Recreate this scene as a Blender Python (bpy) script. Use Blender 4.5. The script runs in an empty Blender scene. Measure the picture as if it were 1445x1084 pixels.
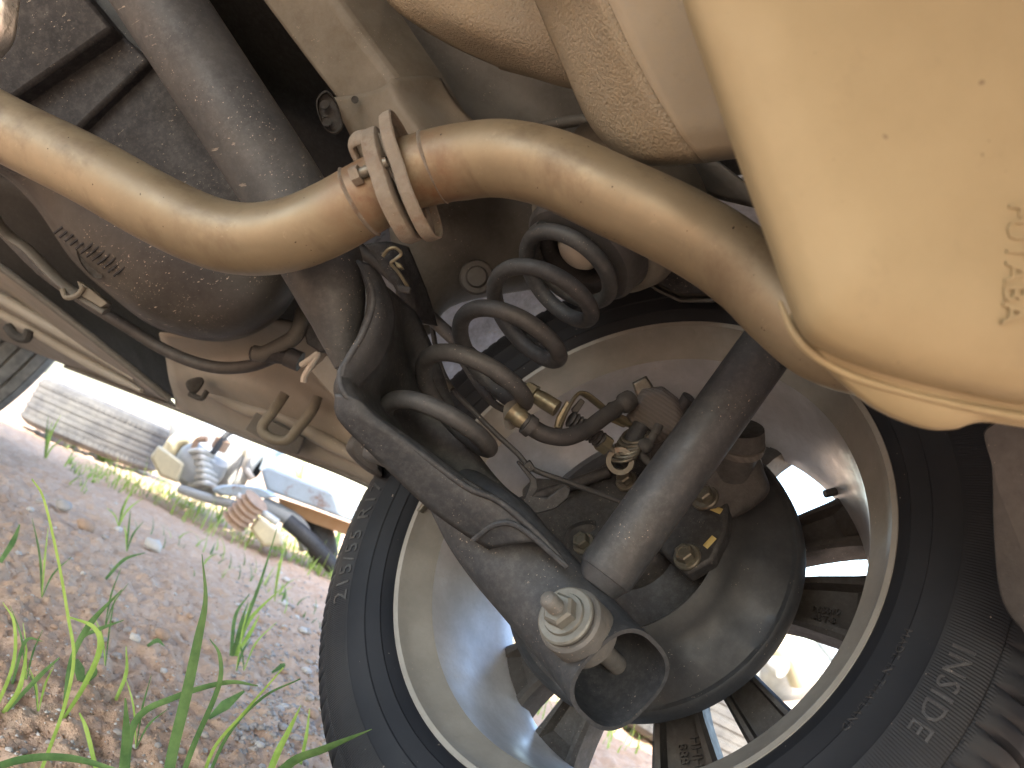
import bpy, math, random
import numpy as np
from mathutils import Vector, Matrix, noise
random.seed(7); rng = np.random.default_rng(7)
S = bpy.context.scene
COL = S.collection
# ------------------------------------------------------------------ camera
# car frame: X to the rear, Y outboard (right side of the car), Z up.  The car leans 12.5 degrees on the bank.
TH = math.radians(-12.5); H0 = 0.1944
RX = np.array([[1,0,0],[0,math.cos(TH),-math.sin(TH)],[0,math.sin(TH),math.cos(TH)]])
def _rot(r,p,y):
    cy,sy=math.cos(y),math.sin(y)
    f=np.array([-sy*math.cos(p),cy*math.cos(p),math.sin(p)]); rt=np.array([cy,sy,0.0]); up=np.cross(rt,f)
    return math.cos(r)*rt+math.sin(r)*up, -math.sin(r)*rt+math.cos(r)*up, f
CR,CU,CF=_rot(math.radians(32.88),math.radians(21.49),math.radians(47.67)); FPX=1091.0
CAM=np.array([.395,.151,.128])                      # camera in the car frame
CW=RX@CAM+np.array([0,0,H0])
cam=bpy.data.objects.new('camera',bpy.data.cameras.new('camera')); COL.objects.link(cam); S.camera=cam
mw=np.eye(4); mw[:3,0]=RX@CR; mw[:3,1]=RX@CU; mw[:3,2]=-(RX@CF); mw[:3,3]=CW
cam.matrix_world=Matrix(mw.tolist())
cam.data.sensor_width=36; cam.data.lens=36*FPX/1445; cam.data.clip_start=.01; cam.data.clip_end=2000
cam.data.dof.use_dof=True; cam.data.dof.focus_distance=.62; cam.data.dof.aperture_fstop=9.5
# ------------------------------------------------------------------ light
SUN_EL=math.radians(44); SUN_AZ=math.radians(-52)     # direction to the sun, measured from +X (rear) towards +Y (right)
w=bpy.data.worlds.new('World'); S.world=w; w.use_nodes=True
nt=w.node_tree; bg=nt.nodes['Background']; sk=nt.nodes.new('ShaderNodeTexSky'); sk.sky_type='NISHITA'; sk.sun_disc=False
sk.sun_elevation=SUN_EL; sk.sun_rotation=math.pi/2-SUN_AZ; sk.air_density=1.25; sk.dust_density=2.3; sk.ozone_density=1.0
nt.links.new(sk.outputs[0],bg.inputs[0]); bg.inputs[1].default_value=.15
sl=bpy.data.lights.new('sun','SUN'); sl.energy=2.4; sl.angle=math.radians(.6); sl.color=(1,.95,.86)
so=bpy.data.objects.new('sun',sl); COL.objects.link(so)
sd=Vector((math.cos(SUN_EL)*math.cos(SUN_AZ),math.cos(SUN_EL)*math.sin(SUN_AZ),math.sin(SUN_EL)))
so.rotation_euler=sd.to_track_quat('Z','Y').to_euler()
S.view_settings.view_transform='Standard'; S.view_settings.look='None'; S.view_settings.gamma=1; S.view_settings.exposure=2.75
S.cycles.max_bounces=10; S.cycles.diffuse_bounces=6; S.cycles.glossy_bounces=4; S.cycles.use_denoising=True
# ------------------------------------------------------------------ helpers
def ray(x,y): return (x-722.5)/FPX*CR+(542-y)/FPX*CU+CF
def P(x,y,d): return CAM+ray(x,y)*d                   # a photo point at a given distance, car frame
def QY(x,y,v):
    r=ray(x,y); return CAM+r*((v-CAM[1])/r[1])
def G(x,y,z=0.0):                                     # world point on the ground
    r=RX@ray(x,y); return CW+r*((z-CW[2])/r[2])
def PW(x,y,d): return CW+(RX@ray(x,y))*d
def dep(p): return float((np.asarray(p)-CW)@(RX@CF))
def PP(l): return [P(*q) for q in l]
def nrm(v): v=np.asarray(v,float); return v/(np.linalg.norm(v)+1e-12)
def cr(pts,res=8,closed=False):
    pts=np.asarray(pts,float); n=len(pts)
    if n<3 and not closed:
        t=np.linspace(0,1,res+1)[:,None]; return pts[0]*(1-t)+pts[1]*t
    out=[]
    g=lambda i: pts[i%n] if closed else (pts[i] if 0<=i<n else (2*pts[0]-pts[1] if i<0 else 2*pts[-1]-pts[-2]))
    for i in range(n if closed else n-1):
        a,b,c,d=g(i-1),g(i),g(i+1),g(i+2)
        for k in range(res):
            t=k/res; out.append(.5*((2*b)+(c-a)*t+(2*a-5*b+4*c-d)*t*t+(3*b-a-3*c+d)*t**3))
    if not closed: out.append(pts[-1])
    return np.array(out)
class MB:
    def __init__(s): s.V=[]; s.F=[]
    def add(s,V,F):
        o=len(s.V); s.V+= [tuple(map(float,v)) for v in V]; s.F+=[tuple(i+o for i in f) for f in F]; return s
    def __iadd__(s,vf): return s.add(*vf)
def tube(path,rad,n=16,res=8,caps=True,p=2.0,ell=(1,1),up=None,smooth=True,closed=False,twist=0):
    path=np.asarray(path,float); m=len(path)
    rad=np.full(m,rad,float) if np.isscalar(rad) else np.asarray(rad,float)
    if smooth:
        q=cr(np.column_stack([path,rad]),res,closed); path=q[:,:3]; rad=q[:,3]; m=len(path)
    T=np.gradient(path,axis=0) if not closed else np.roll(path,-1,0)-np.roll(path,1,0)
    T/= np.linalg.norm(T,axis=1)[:,None]+1e-12
    u=np.array(up,float) if up is not None else (np.array([0,0,1.]) if abs(T[0][2])<.9 else np.array([1.,0,0]))
    V=[]
    a=np.linspace(0,2*math.pi,n,endpoint=False)+twist
    ca=np.sign(np.cos(a))*np.abs(np.cos(a))**(2/p)*ell[0]; sa=np.sign(np.sin(a))*np.abs(np.sin(a))**(2/p)*ell[1]
    for i in range(m):
        u=nrm(u-T[i]*(u@T[i])); v=np.cross(T[i],u)
        V+=[path[i]+rad[i]*(ca[k]*u+sa[k]*v) for k in range(n)]
    F=[]
    L=m if closed else m-1
    for i in range(L):
        j=(i+1)%m
        for k in range(n): F.append((i*n+k,i*n+(k+1)%n,j*n+(k+1)%n,j*n+k))
    if caps and not closed: F.append(tuple(range(n-1,-1,-1))); F.append(tuple((m-1)*n+k for k in range(n)))
    return V,F
def lathe(prof,c,axis,n=64,closed=False,arc=None,disp=None):
    c=np.asarray(c,float); axis=nrm(axis)
    h=np.array([1.,0,0]) if abs(axis[0])<.9 else np.array([0,0,1.]); u=nrm(h-axis*(h@axis)); v=np.cross(axis,u)
    if abs(axis[1])>.99: u=np.array([1.,0,0]); v=np.array([0,0,1.])
    a0,a1=arc if arc else (0,2*math.pi); full=arc is None; m=len(prof); V=[]; F=[]
    cnt=n if full else n+1
    for i in range(cnt):
        a=a0+(a1-a0)*i/n
        for (r,y) in prof:
            if disp: r,y=disp(a,r,y)
            V.append(c+axis*y+r*(math.cos(a)*u+math.sin(a)*v))
    for i in range(n):
        j=(i+1)%cnt
        for k in range(m if closed else m-1):
            l=(k+1)%m; F.append((i*m+k,j*m+k,j*m+l,i*m+l))
    return V,F
def patch(rows,ru=6,rv=6):
    R=[cr(np.array(r,float),rv) for r in rows]; R=np.array(R)
    C=np.array([cr(R[:,j],ru) for j in range(R.shape[1])])      # [j][i]
    a,b=C.shape[0],C.shape[1]; V=C.reshape(-1,3); F=[(i*b+j,i*b+j+1,(i+1)*b+j+1,(i+1)*b+j) for i in range(a-1) for j in range(b-1)]
    return V,F
def ppatch(rows,ru=6,rv=6): return patch([[P(*q) for q in r] for r in rows],ru,rv)
def loft(rings,cap=True):
    n=len(rings[0]); V=np.concatenate(rings); F=[]
    for i in range(len(rings)-1):
        for k in range(n): F.append((i*n+k,i*n+(k+1)%n,(i+1)*n+(k+1)%n,(i+1)*n+k))
    if cap:
        F.append(tuple(range(n-1,-1,-1))); F.append(tuple((len(rings)-1)*n+k for k in range(n)))
    return V,F
def body(outline,levels,res=5,smooth=True,off=(0,0)):
    """closed solid from a photo outline: levels = (scale about the middle, distance)"""
    o=np.array(outline,float); 
    if o.shape[1]==2: o=np.column_stack([o,np.zeros(len(o))])
    if smooth: o=cr(o,res,True)
    c=o.mean(0); rings=[]
    for k,(s,d) in enumerate(levels):
        q=c+(o-c)*s; rings.append(np.array([P(a[0],a[1],d+a[2]) for a in q]))
    return loft(rings)
def slab(pts,vec,th=None):
    pts=[np.asarray(p,float) for p in pts]; vec=np.asarray(vec,float); n=len(pts)
    return loft([np.array(pts),np.array([p+vec for p in pts])])
def box(c,sx,sy,sz,R=None):
    c=np.asarray(c,float); R=np.eye(3) if R is None else R
    V=[c+R@np.array([a*sx/2,b*sy/2,d*sz/2]) for a in(-1,1) for b in(-1,1) for d in(-1,1)]
    return V,[(0,1,3,2),(4,6,7,5),(0,4,5,1),(2,3,7,6),(0,2,6,4),(1,5,7,3)]
def ribbon(path,wid,fold=.25,up=(0,0,1),th=None):
    path=cr(path,6); m=len(path); V=[];F=[]
    ww=np.interp(np.linspace(0,1,m),np.linspace(0,1,len(wid)),wid)
    view=np.asarray(up,float)
    for i in range(m):
        t=nrm(path[min(i+1,m-1)]-path[max(i-1,0)]); s=nrm(np.cross(t,view)); nn=np.cross(s,t)
        V+=[path[i]-s*ww[i]/2, path[i]+nn*ww[i]*fold, path[i]+s*ww[i]/2]
    for i in range(m-1):
        for k in range(2): F.append((i*3+k,i*3+k+1,i*3+k+4,i*3+k+3))
    return V,F
def link(name,V,F,mat,parent=None,smooth=True,ang=42,solid=0,bevel=0,label=None,kind=None,sub=0):
    me=bpy.data.meshes.new(name); me.from_pydata([tuple(map(float,v)) for v in V],[],F); me.validate(); me.update()
    if solid==0:
        import bmesh
        bm=bmesh.new(); bm.from_mesh(me); bmesh.ops.recalc_face_normals(bm,faces=bm.faces); bm.to_mesh(me); bm.free()
    if smooth:
        for p in me.polygons: p.use_smooth=True
        me.set_sharp_from_angle(angle=math.radians(ang))
    ob=bpy.data.objects.new(name,me); COL.objects.link(ob)
    me.materials.append(mat)
    if parent is not None: ob.parent=parent
    if bevel:
        b=ob.modifiers.new('bevel','BEVEL'); b.width=bevel; b.segments=2; b.limit_method='ANGLE'; b.angle_limit=math.radians(35)
    if solid:
        s=ob.modifiers.new('solid','SOLIDIFY'); s.thickness=solid; s.offset=0
    if sub:
        s=ob.modifiers.new('sub','SUBSURF'); s.levels=sub; s.render_levels=sub
    if label: ob['label']=label
    if kind: ob['kind']=kind
    return ob
def part(name,vf,mat,parent,**k):
    if isinstance(vf,MB): vf=(vf.V,vf.F)
    return link(name,vf[0],vf[1],mat,parent,**k)
def tag(o,label,cat,group=None,kind=None):
    if label: o['label']=label
    if cat: o['category']=cat
    if group: o['group']=group
    if kind: o['kind']=kind
    return o
def empty(name,loc=(0,0,0)):
    o=bpy.data.objects.new(name,None); COL.objects.link(o); o.location=loc; o.empty_display_size=.05; return o
# ------------------------------------------------------------------ materials
class NB:
    def __init__(s,name):
        s.m=bpy.data.materials.new(name); s.m.use_nodes=True; s.t=s.m.node_tree; s.b=s.t.nodes['Principled BSDF']
        s.co=s.t.nodes.new('ShaderNodeTexCoord').outputs['Object']
    def n(s,t,**k):
        o=s.t.nodes.new(t)
        for a,b in k.items(): setattr(o,a,b)
        return o
    def set(s,sock,v):
        if hasattr(v,'is_linked') or hasattr(v,'links'): s.t.links.new(v,sock)
        else: sock.default_value=v
    def noise(s,scale,detail=4,rough=.6,vec=None,stretch=None):
        o=s.n('ShaderNodeTexNoise'); v=vec or s.co
        if stretch:
            mp=s.n('ShaderNodeMapping'); mp.inputs['Scale'].default_value=stretch; s.t.links.new(v,mp.inputs[0]); v=mp.outputs[0]
        s.t.links.new(v,o.inputs['Vector']); o.inputs['Scale'].default_value=scale; o.inputs['Detail'].default_value=detail; o.inputs['Roughness'].default_value=rough
        return o.outputs['Fac']
    def ramp(s,fac,a,b,ca=0.0,cb=1.0):
        o=s.n('ShaderNodeMapRange'); s.t.links.new(fac,o.inputs[0]); o.inputs[1].default_value=a; o.inputs[2].default_value=b; o.inputs[3].default_value=ca; o.inputs[4].default_value=cb; o.clamp=True
        return o.outputs[0]
    def math(s,op,a,b=0.0):
        o=s.n('ShaderNodeMath',operation=op); s.set(o.inputs[0],a); s.set(o.inputs[1],b); return o.outputs[0]
    def mix(s,fac,a,b):
        o=s.n('ShaderNodeMix',data_type='RGBA'); s.set(o.inputs[0],fac); s.set(o.inputs[6],a); s.set(o.inputs[7],b); return o.outputs[2]
    def bump(s,h,strength,dist=.001,prev=None):
        o=s.n('ShaderNodeBump'); s.t.links.new(h,o.inputs['Height']); o.inputs['Strength'].default_value=strength; o.inputs['Distance'].default_value=dist
        if prev is not None: s.t.links.new(prev,o.inputs['Normal'])
        return o.outputs[0]
def c4(c): return (c[0],c[1],c[2],1)
def mul(c,k): return tuple(min(1,x*k) for x in c)
DUST=(.185,.178,.16)
def dusty(name,col,rough=.6,metal=0,var=.25,vs=25,dust=.25,ds=14,specks=.0,bump=.15,bs=350,bd=.001,scratch=0,rust=0,rcol=(.17,.075,.03),spec=.4,crinkle=0,rs=40,grime=.35):
    b=NB(name)
    n1=b.noise(vs,6,.65); c=b.mix(b.ramp(n1,.3,.7),c4(mul(col,1-var)),c4(mul(col,1+var)))
    rgh=b.ramp(b.noise(vs*3,4),.3,.7,max(.05,rough-.1),min(1,rough+.12))
    met=metal
    if rust:
        f=b.ramp(b.noise(rs,8,.7),.62-.25*rust,.72-.25*rust); c=b.mix(f,c,b.mix(b.noise(rs*4,4),c4(mul(rcol,.6)),c4(mul(rcol,1.6)))); rgh=b.math('MAXIMUM',rgh,b.math('MULTIPLY',f,.9)); met=b.math('MULTIPLY',b.math('SUBTRACT',1.0,f),float(metal))
    if dust:
        f=b.math('MULTIPLY',b.ramp(b.noise(ds,8,.7),.38,.72),dust*1.6); f=b.math('MINIMUM',b.math('ADD',f,dust*.35),1.0); c=b.mix(f,c,c4(DUST))
    if grime:
        f=b.ramp(b.noise(170,9,.8),.46,.66,0,grime); c=b.mix(f,c,c4(tuple(.5*x+.09 for x in col)))
        f=b.ramp(b.noise(55,9,.8),.55,.70,0,grime*.8); c=b.mix(f,c,c4(tuple(.55*x for x in col)))
    if specks:
        f=b.ramp(b.noise(520,2,.5),.715-.03*specks,.74-.03*specks); f=b.math('MULTIPLY',f,b.ramp(b.noise(22,3),.5,.62,0,.7)); c=b.mix(f,c,(.45,.38,.30,1))
    if scratch:
        f=b.ramp(b.noise(30,3,.6,stretch=(1,14,9)),.66,.70); f=b.math('MULTIPLY',f,b.ramp(b.noise(9,3),.45,.6)); c=b.mix(b.math('MULTIPLY',f,scratch),c,(.42,.36,.29,1))
    b.set(b.b.inputs['Base Color'],c); b.set(b.b.inputs['Roughness'],rgh); b.set(b.b.inputs['Metallic'],met); b.b.inputs['Specular IOR Level'].default_value=spec
    nb=b.bump(b.noise(bs,4,.6),bump,bd)
    nb=b.bump(b.noise(vs*1.5,5,.6),bump*.6,bd*3,nb)
    if crinkle: nb=b.bump(b.noise(crinkle,4,.55),.9,.0026,nb)
    b.t.links.new(nb,b.b.inputs['Normal'])
    return b.m
MT={}
MT['arm']=dusty('arm_paint',(.017,.021,.028),.6,0,dust=.06,specks=1,vs=18,bump=.12)
MT['beam']=dusty('beam_paint',(.022,.025,.030),.55,0,dust=.10,specks=1,vs=12,scratch=.7)
MT['pan']=dusty('pan_paint',(.015,.018,.022),.55,0,dust=.04,specks=.6,vs=15)
MT['spring']=dusty('spring_paint',(.032,.035,.040),.55,0,dust=.07,specks=.8,vs=30,bump=.05)
MT['damper']=dusty('damper_paint',(.022,.026,.033),.5,0,dust=.07,specks=1.2,vs=20,bump=.08)
MT['black']=dusty('black_plastic',(.007,.008,.012),.65,0,dust=.05,specks=.5,vs=20,scratch=.6,bump=.06)
MT['tank']=dusty('tank_plastic',(.022,.021,.021),.55,0,dust=.14,spec=.3,grime=.15,specks=1.5,vs=9,scratch=1,bump=.05)
MT['dark']=dusty('dark_cast_iron',(.012,.013,.016),.6,0,dust=.05,specks=.5,vs=25,bump=.3)
MT['shield']=dusty('shield_steel',(.022,.025,.030),.55,.1,grime=.12,dust=.05,specks=.6,vs=14,bump=.12)
MT['pipe']=dusty('exhaust_steel',(.235,.192,.125),.5,.4,var=.22,vs=11,dust=.12,specks=.4,bump=.06,rust=.12,rcol=(.2,.11,.05),rs=14)
def pipe_mat():
    b=NB('exhaust_pipe_steel'); n1=b.noise(10,6,.65); c=b.mix(b.ramp(n1,.3,.7),(.155,.125,.082,1),(.245,.20,.132,1))
    st=b.noise(26,5,.7,stretch=(1.0,.25,1.0)); c=b.mix(b.ramp(st,.50,.68,0,.75),c,(.115,.085,.055,1))
    c=b.mix(b.ramp(b.noise(70,6,.75),.62,.72,0,.35),c,(.36,.30,.21,1))
    vd=b.n('ShaderNodeVectorMath',operation='DISTANCE'); b.t.links.new(b.co,vd.inputs[0]); vd.inputs[1].default_value=tuple(P(566,262,.520))
    k=b.math('MULTIPLY',b.ramp(vd.outputs['Value'],.030,.062,1,0),b.ramp(b.noise(34,6,.7),.36,.6)); c=b.mix(k,c,b.mix(b.noise(60,4),(.15,.065,.025,1),(.09,.058,.04,1)))
    pit=b.ramp(b.noise(300,1,.4),.775,.79); c=b.mix(pit,c,(.03,.018,.01,1))
    b.set(b.b.inputs['Base Color'],c); b.set(b.b.inputs['Metallic'],b.ramp(k,0,1,.42,.05)); b.set(b.b.inputs['Roughness'],b.ramp(b.noise(18,6,.7),.3,.7,.36,.62))
    nb=b.bump(b.noise(420,3),.10,.0006); nb=b.bump(b.noise(16,5),.12,.003,nb); nb=b.bump(b.noise(60,3,.6,stretch=(1,.12,1)),.12,.0006,nb); b.t.links.new(nb,b.b.inputs['Normal']); return b.m
MT['pipe']=pipe_mat()
def muffler_mat():
    b=NB('muffler_shell'); c=b.mix(b.ramp(b.noise(7,7,.7),.3,.7),(.215,.172,.098,1),(.265,.218,.130,1)); c=b.mix(b.ramp(b.noise(40,6,.7),.58,.75,0,.4),c,(.18,.14,.085,1))
    pit=b.ramp(b.noise(210,1,.4),.785,.81); c=b.mix(b.math('MULTIPLY',pit,.8),c,(.12,.08,.05,1))
    b.set(b.b.inputs['Base Color'],c); b.b.inputs['Metallic'].default_value=.15; b.set(b.b.inputs['Roughness'],b.ramp(b.noise(15,5),.3,.7,.5,.7))
    nb=b.bump(b.noise(260,4),.12,.0008); nb=b.bump(b.noise(9,4),.2,.004,nb); b.t.links.new(nb,b.b.inputs['Normal']); return b.m
MT['muffler_']=dusty('muffler_steel',(.33,.275,.165),.6,.2,var=.10,vs=9,dust=.25,specks=.3,bump=.05,ds=6)
MT['rust']=dusty('rusty_flange',(.16,.135,.105),.8,.1,var=.3,vs=60,dust=.35,specks=.5,bump=.6,bs=500,rust=.5,rcol=(.105,.066,.042),rs=55)
MT['shieldal']=dusty('underseal_tan',(.25,.205,.135),.7,0,var=.12,vs=8,dust=.25,bump=.3,crinkle=470)
MT['wellf']=dusty('well_floor_tan',(.25,.21,.145),.65,0,var=.12,vs=8,dust=.25,bump=.2,bs=500)
MT['panelt']=dusty('underbody_tan',(.105,.092,.067),.65,0,var=.25,vs=7,dust=.3,specks=.5,bump=.25,bs=300)
MT['panel']=dusty('underbody_grey',(.062,.060,.055),.65,0,var=.3,vs=6,dust=.2,specks=.5,bump=.2,bs=300)
MT['floor']=dusty('floor_shade_dark',(.018,.017,.016),.8,0,var=.3,vs=5,dust=.05,bump=.2)  # base colour set near black to hold the shade under the body
MT['sill']=dusty('sill_tan',(.20,.18,.15),.6,0,var=.2,vs=6,dust=.45,specks=.5,bump=.2)
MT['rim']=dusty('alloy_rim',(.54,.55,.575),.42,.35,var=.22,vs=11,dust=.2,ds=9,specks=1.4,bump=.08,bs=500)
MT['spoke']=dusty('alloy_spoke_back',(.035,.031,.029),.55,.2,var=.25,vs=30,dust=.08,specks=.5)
MT['zinc']=dusty('zinc_bolt',(.12,.115,.092),.4,.6,var=.2,vs=150,dust=.25,ds=120,bump=.2,rust=.1,rs=150)
MT['nut']=dusty('dusty_nut',(.13,.133,.122),.5,.3,var=.2,vs=120,dust=.2,ds=90,bump=.2)
MT['eye']=dusty('damper_eye',(.085,.087,.09),.6,.2,var=.2,vs=60,dust=.3,ds=40,specks=1)
MT['caliper']=dusty('caliper_iron',(.036,.036,.037),.7,.1,var=.25,vs=70,dust=.12,ds=40,bump=.4)
MT['brass']=dusty('passivated_brass',(.18,.155,.095),.4,.6,var=.2,vs=90,dust=.2,ds=60)
MT['rubber']=dusty('hose_rubber',(.022,.022,.025),.6,0,grime=.15,dust=.09,specks=.4,vs=40,bump=.2)
MT['cream']=dusty('bump_stop_cream',(.55,.50,.42),.7,0,var=.12,vs=40,dust=.2,ds=40,bump=.3)
MT['yellow']=dusty('paint_mark_yellow',(.45,.36,.12),.7,0,var=.15,vs=80,dust=.2)
MT['liner']=dusty('arch_liner_skylit',(.46,.50,.60),.7,0,var=.3,vs=60,dust=.15,specks=3,bump=.5,bs=160,bd=.002)  # bluish skylight from outside is put into the pale base colour
MT['silver']=dusty('heat_shield_foil',(.62,.60,.56),.35,.7,var=.12,vs=40,dust=.15,bump=.4,bs=90,bd=.003)
MT['paint']=dusty('car_paint_silver',(.45,.46,.48),.3,.3,var=.05,vs=4,dust=.1)
MT['muffler']=muffler_mat()
# caliper with machined lines
def lines_mat():
    b=NB('machined_iron'); wv=b.n('ShaderNodeTexWave'); wv.wave_type='BANDS'; wv.bands_direction='Z'
    b.t.links.new(b.co,wv.inputs[0]); wv.inputs['Scale'].default_value=95; wv.inputs['Distortion'].default_value=1.2; wv.inputs['Detail'].default_value=2
    c=b.mix(b.math('MULTIPLY',wv.outputs['Fac'],.5),(.085,.076,.071,1),(.045,.040,.038,1)); c=b.mix(b.math('MULTIPLY',b.noise(60,4),.35),c,c4(DUST))
    b.set(b.b.inputs['Base Color'],c); b.b.inputs['Roughness'].default_value=.7; b.t.links.new(b.bump(wv.outputs['Fac'],.5,.001),b.b.inputs['Normal']); return b.m
MT['machined']=lines_mat()
# tyre rubber: fine radial serrations and rings on the sidewall
def tyre_mat():
    b=NB('tyre_rubber'); sx=b.n('ShaderNodeSeparateXYZ'); b.t.links.new(b.co,sx.inputs[0])
    z=b.math('SUBTRACT',sx.outputs[2],.33); a=b.math('ARCTAN2',z,sx.outputs[0]); r=b.math('SQRT',b.math('ADD',b.math('MULTIPLY',z,z),b.math('MULTIPLY',sx.outputs[0],sx.outputs[0])))
    ser=b.math('SINE',b.math('ADD',b.math('MULTIPLY',a,860.0),b.math('MULTIPLY',r,260.0)))
    m=b.math('MULTIPLY',b.ramp(r,.276,.279),b.ramp(r,.309,.312,1,0)); 
    m2=b.ramp(b.math('SINE',b.math('ADD',b.math('MULTIPLY',a,3.0),1.3)),-.2,.1)
    h=b.math('MULTIPLY',b.math('MULTIPLY',ser,m),m2)
    c=b.mix(b.ramp(b.noise(9,6),.3,.75),(.007,.009,.013,1),(.014,.016,.021,1))
    f=b.ramp(b.noise(180,2),.735,.75); f=b.math('MULTIPLY',f,b.ramp(b.noise(12,3),.5,.62)); c=b.mix(f,c,(.35,.30,.25,1))
    c=b.mix(b.math('MULTIPLY',b.ramp(b.noise(5,5),.45,.75),.05),c,c4(DUST))
    b.set(b.b.inputs['Base Color'],c); b.set(b.b.inputs['Roughness'],b.ramp(b.noise(14,4),.3,.7,.5,.68)); b.b.inputs['Specular IOR Level'].default_value=.22
    nb=b.bump(h,.35,.0004); nb=b.bump(b.noise(300,3),.12,.0006,nb); b.t.links.new(nb,b.b.inputs['Normal']); return b.m
MT['tyre']=tyre_mat()
MT['tread']=dusty('tyre_tread',(.05,.047,.045),.75,0,var=.3,vs=40,dust=.4,ds=30,bump=.4)
def ground_mat():
    b=NB('dirt'); n1=b.noise(2.3,8,.65); n2=b.noise(28,8,.7); n3=b.noise(120,5,.65)
    c=b.mix(b.ramp(n1,.3,.7),(.42,.268,.175,1),(.53,.37,.26,1)); c=b.mix(b.ramp(n2,.45,.75),c,(.56,.42,.32,1)); c=b.mix(b.ramp(n3,.6,.75),c,(.24,.14,.09,1))
    v=b.n('ShaderNodeTexVoronoi'); b.t.links.new(b.co,v.inputs[0]); v.inputs['Scale'].default_value=55
    b.set(b.b.inputs['Base Color'],c); b.b.inputs['Roughness'].default_value=.95; b.b.inputs['Specular IOR Level'].default_value=.15
    nb=b.bump(n3,.5,.004); nb=b.bump(b.noise(45,6,.7),.6,.010,nb); b.t.links.new(nb,b.b.inputs['Normal']); return b.m
MT['dirt']=ground_mat()
def leaf_mat(name,col,col2):
    b=NB(name); c=b.mix(b.ramp(b.noise(45,5),.35,.65),c4(col),c4(col2)); b.set(b.b.inputs['Base Color'],c); b.b.inputs['Roughness'].default_value=.5
    tr=b.n('ShaderNodeBsdfTranslucent'); b.set(tr.inputs[0],c); ms=b.n('ShaderNodeMixShader'); ms.inputs[0].default_value=.4
    b.t.links.new(b.b.outputs[0],ms.inputs[1]); b.t.links.new(tr.outputs[0],ms.inputs[2]); out=b.t.nodes['Material Output']; b.t.links.new(ms.outputs[0],out.inputs[0]); return b.m
MT['leaf']=leaf_mat('grass_green',(.06,.125,.04),(.14,.23,.075)); MT['leafy']=leaf_mat('grass_yellow_green',(.22,.33,.06),(.36,.48,.11)); MT['straw']=leaf_mat('straw',(.40,.33,.16),(.5,.42,.22))
MT['stone']=dusty('stone_grey',(.34,.30,.27),.85,0,var=.3,vs=40,dust=.2,bump=.4)
MT['stonew']=dusty('stone_pale',(.50,.46,.42),.85,0,var=.2,vs=40,dust=.2,bump=.4)
MT['stoneb']=dusty('stone_brown',(.36,.23,.15),.9,0,var=.3,vs=40,dust=.2,bump=.4)
MT['cast']=dusty('cast_aluminium',(.55,.55,.53),.5,.3,var=.15,vs=20,dust=.15)
MT['blue']=dusty('pale_blue_paint',(.36,.44,.52),.5,0,var=.1,vs=9,dust=.15,rust=.2,rs=12)
MT['orange']=dusty('rusty_orange',(.42,.22,.09),.75,0,var=.25,vs=14,dust=.25)
MT['creamb']=dusty('cream_plastic',(.62,.55,.38),.6,0,var=.12,vs=9,dust=.2)
MT['greyp']=dusty('grey_plastic',(.30,.32,.34),.5,0,var=.12,vs=9,dust=.2)
# ------------------------------------------------------------------ ground
def gh(x,y):
    d=math.hypot(x-CW[0],y-CW[1]); k=min(1,d/.5)
    h=.016*noise.noise((x*1.7,y*1.7,0))+.010*noise.noise((x*6,y*6,3))
    if d<6: h+=.010*noise.noise((x*19,y*19,5))+.009*noise.noise((x*47,y*47,9))+.006*noise.noise((x*110,y*110,2))
    return h*k-.004
def build_ground():
    an=list(np.radians(np.arange(98,178,.16)))+list(np.radians(np.arange(178,458,1.0))); na=len(an); rr=[0]+list(np.geomspace(.25,4,330))+list(np.geomspace(4.1,900,70)); V=[];F=[]
    for r in rr:
        for i in range(na):
            a=an[i]; x=CW[0]+r*math.cos(a); y=CW[1]+r*math.sin(a); V.append((x,y,gh(x,y)))
    for j in range(len(rr)-1):
        for i in range(na): F.append((j*na+i,j*na+(i+1)%na,(j+1)*na+(i+1)%na,(j+1)*na+i))
    o=link('ground',V,F,MT['dirt'],ang=180); o['kind']='structure'
build_ground()
# ------------------------------------------------------------------ the car
car=empty('car',(0,0,H0)); car.rotation_euler=(TH,0,0)
tag(car,'underside of a car on bare dirt showing rear axle, wheel and exhaust','car')
WC=(0,0,.33)
# ---- rear wheel
rim=[(.2355,.7000),(.2325,.6975),(.2285,.6990),(.2265,.7040),(.2225,.7130),(.2130,.7230),(.2085,.7290),(.2060,.7400),(.2030,.7700),(.1985,.8050),(.1925,.8330),(.1890,.8400),(.1885,.8600),(.1960,.8720),(.2230,.8790),(.2345,.8850),(.2360,.8820),(.2280,.8720),(.2140,.8600),(.2100,.8200),(.2120,.7700),(.2200,.7400),(.2290,.7150),(.2355,.7060)]
flange_prof=rim[:7]+[(.2130,.7350),(.2215,.7290)]+rim[-2:]
rim=rim[6:-2]+[(.2215,.7300),(.2130,.7360)]
rear_wheel=part('rear_wheel',lathe(rim,WC,(0,1,0),160,closed=True),MT['rim'],car,ang=30,label='silver alloy rear wheel with dark spokes and black tyre')
MT['lip']=dusty('rim_lip_dull',(.27,.265,.245),.5,.3,var=.2,vs=16,dust=.25,specks=.6,bump=.1)
part('rim_flange',lathe(flange_prof,WC,(0,1,0),160,closed=True),MT['lip'],rear_wheel,ang=35)
TP=[(.2270,.7090),(.2310,.7000),(.2375,.6935),(.2420,.6905),(.2425,.6890),(.2560,.6850),(.2570,.6838),(.2740,.6820),(.2752,.6812),(.2900,.6822),(.3030,.6855),(.3065,.6880),(.3068,.6900),(.3085,.6900),(.3170,.6945),(.3245,.7010),(.3290,.7085),(.3312,.7180),(.3325,.7300)]
def side_y(r): return float(np.interp(r,[p[0] for p in TP],[p[1] for p in TP]))
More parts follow.
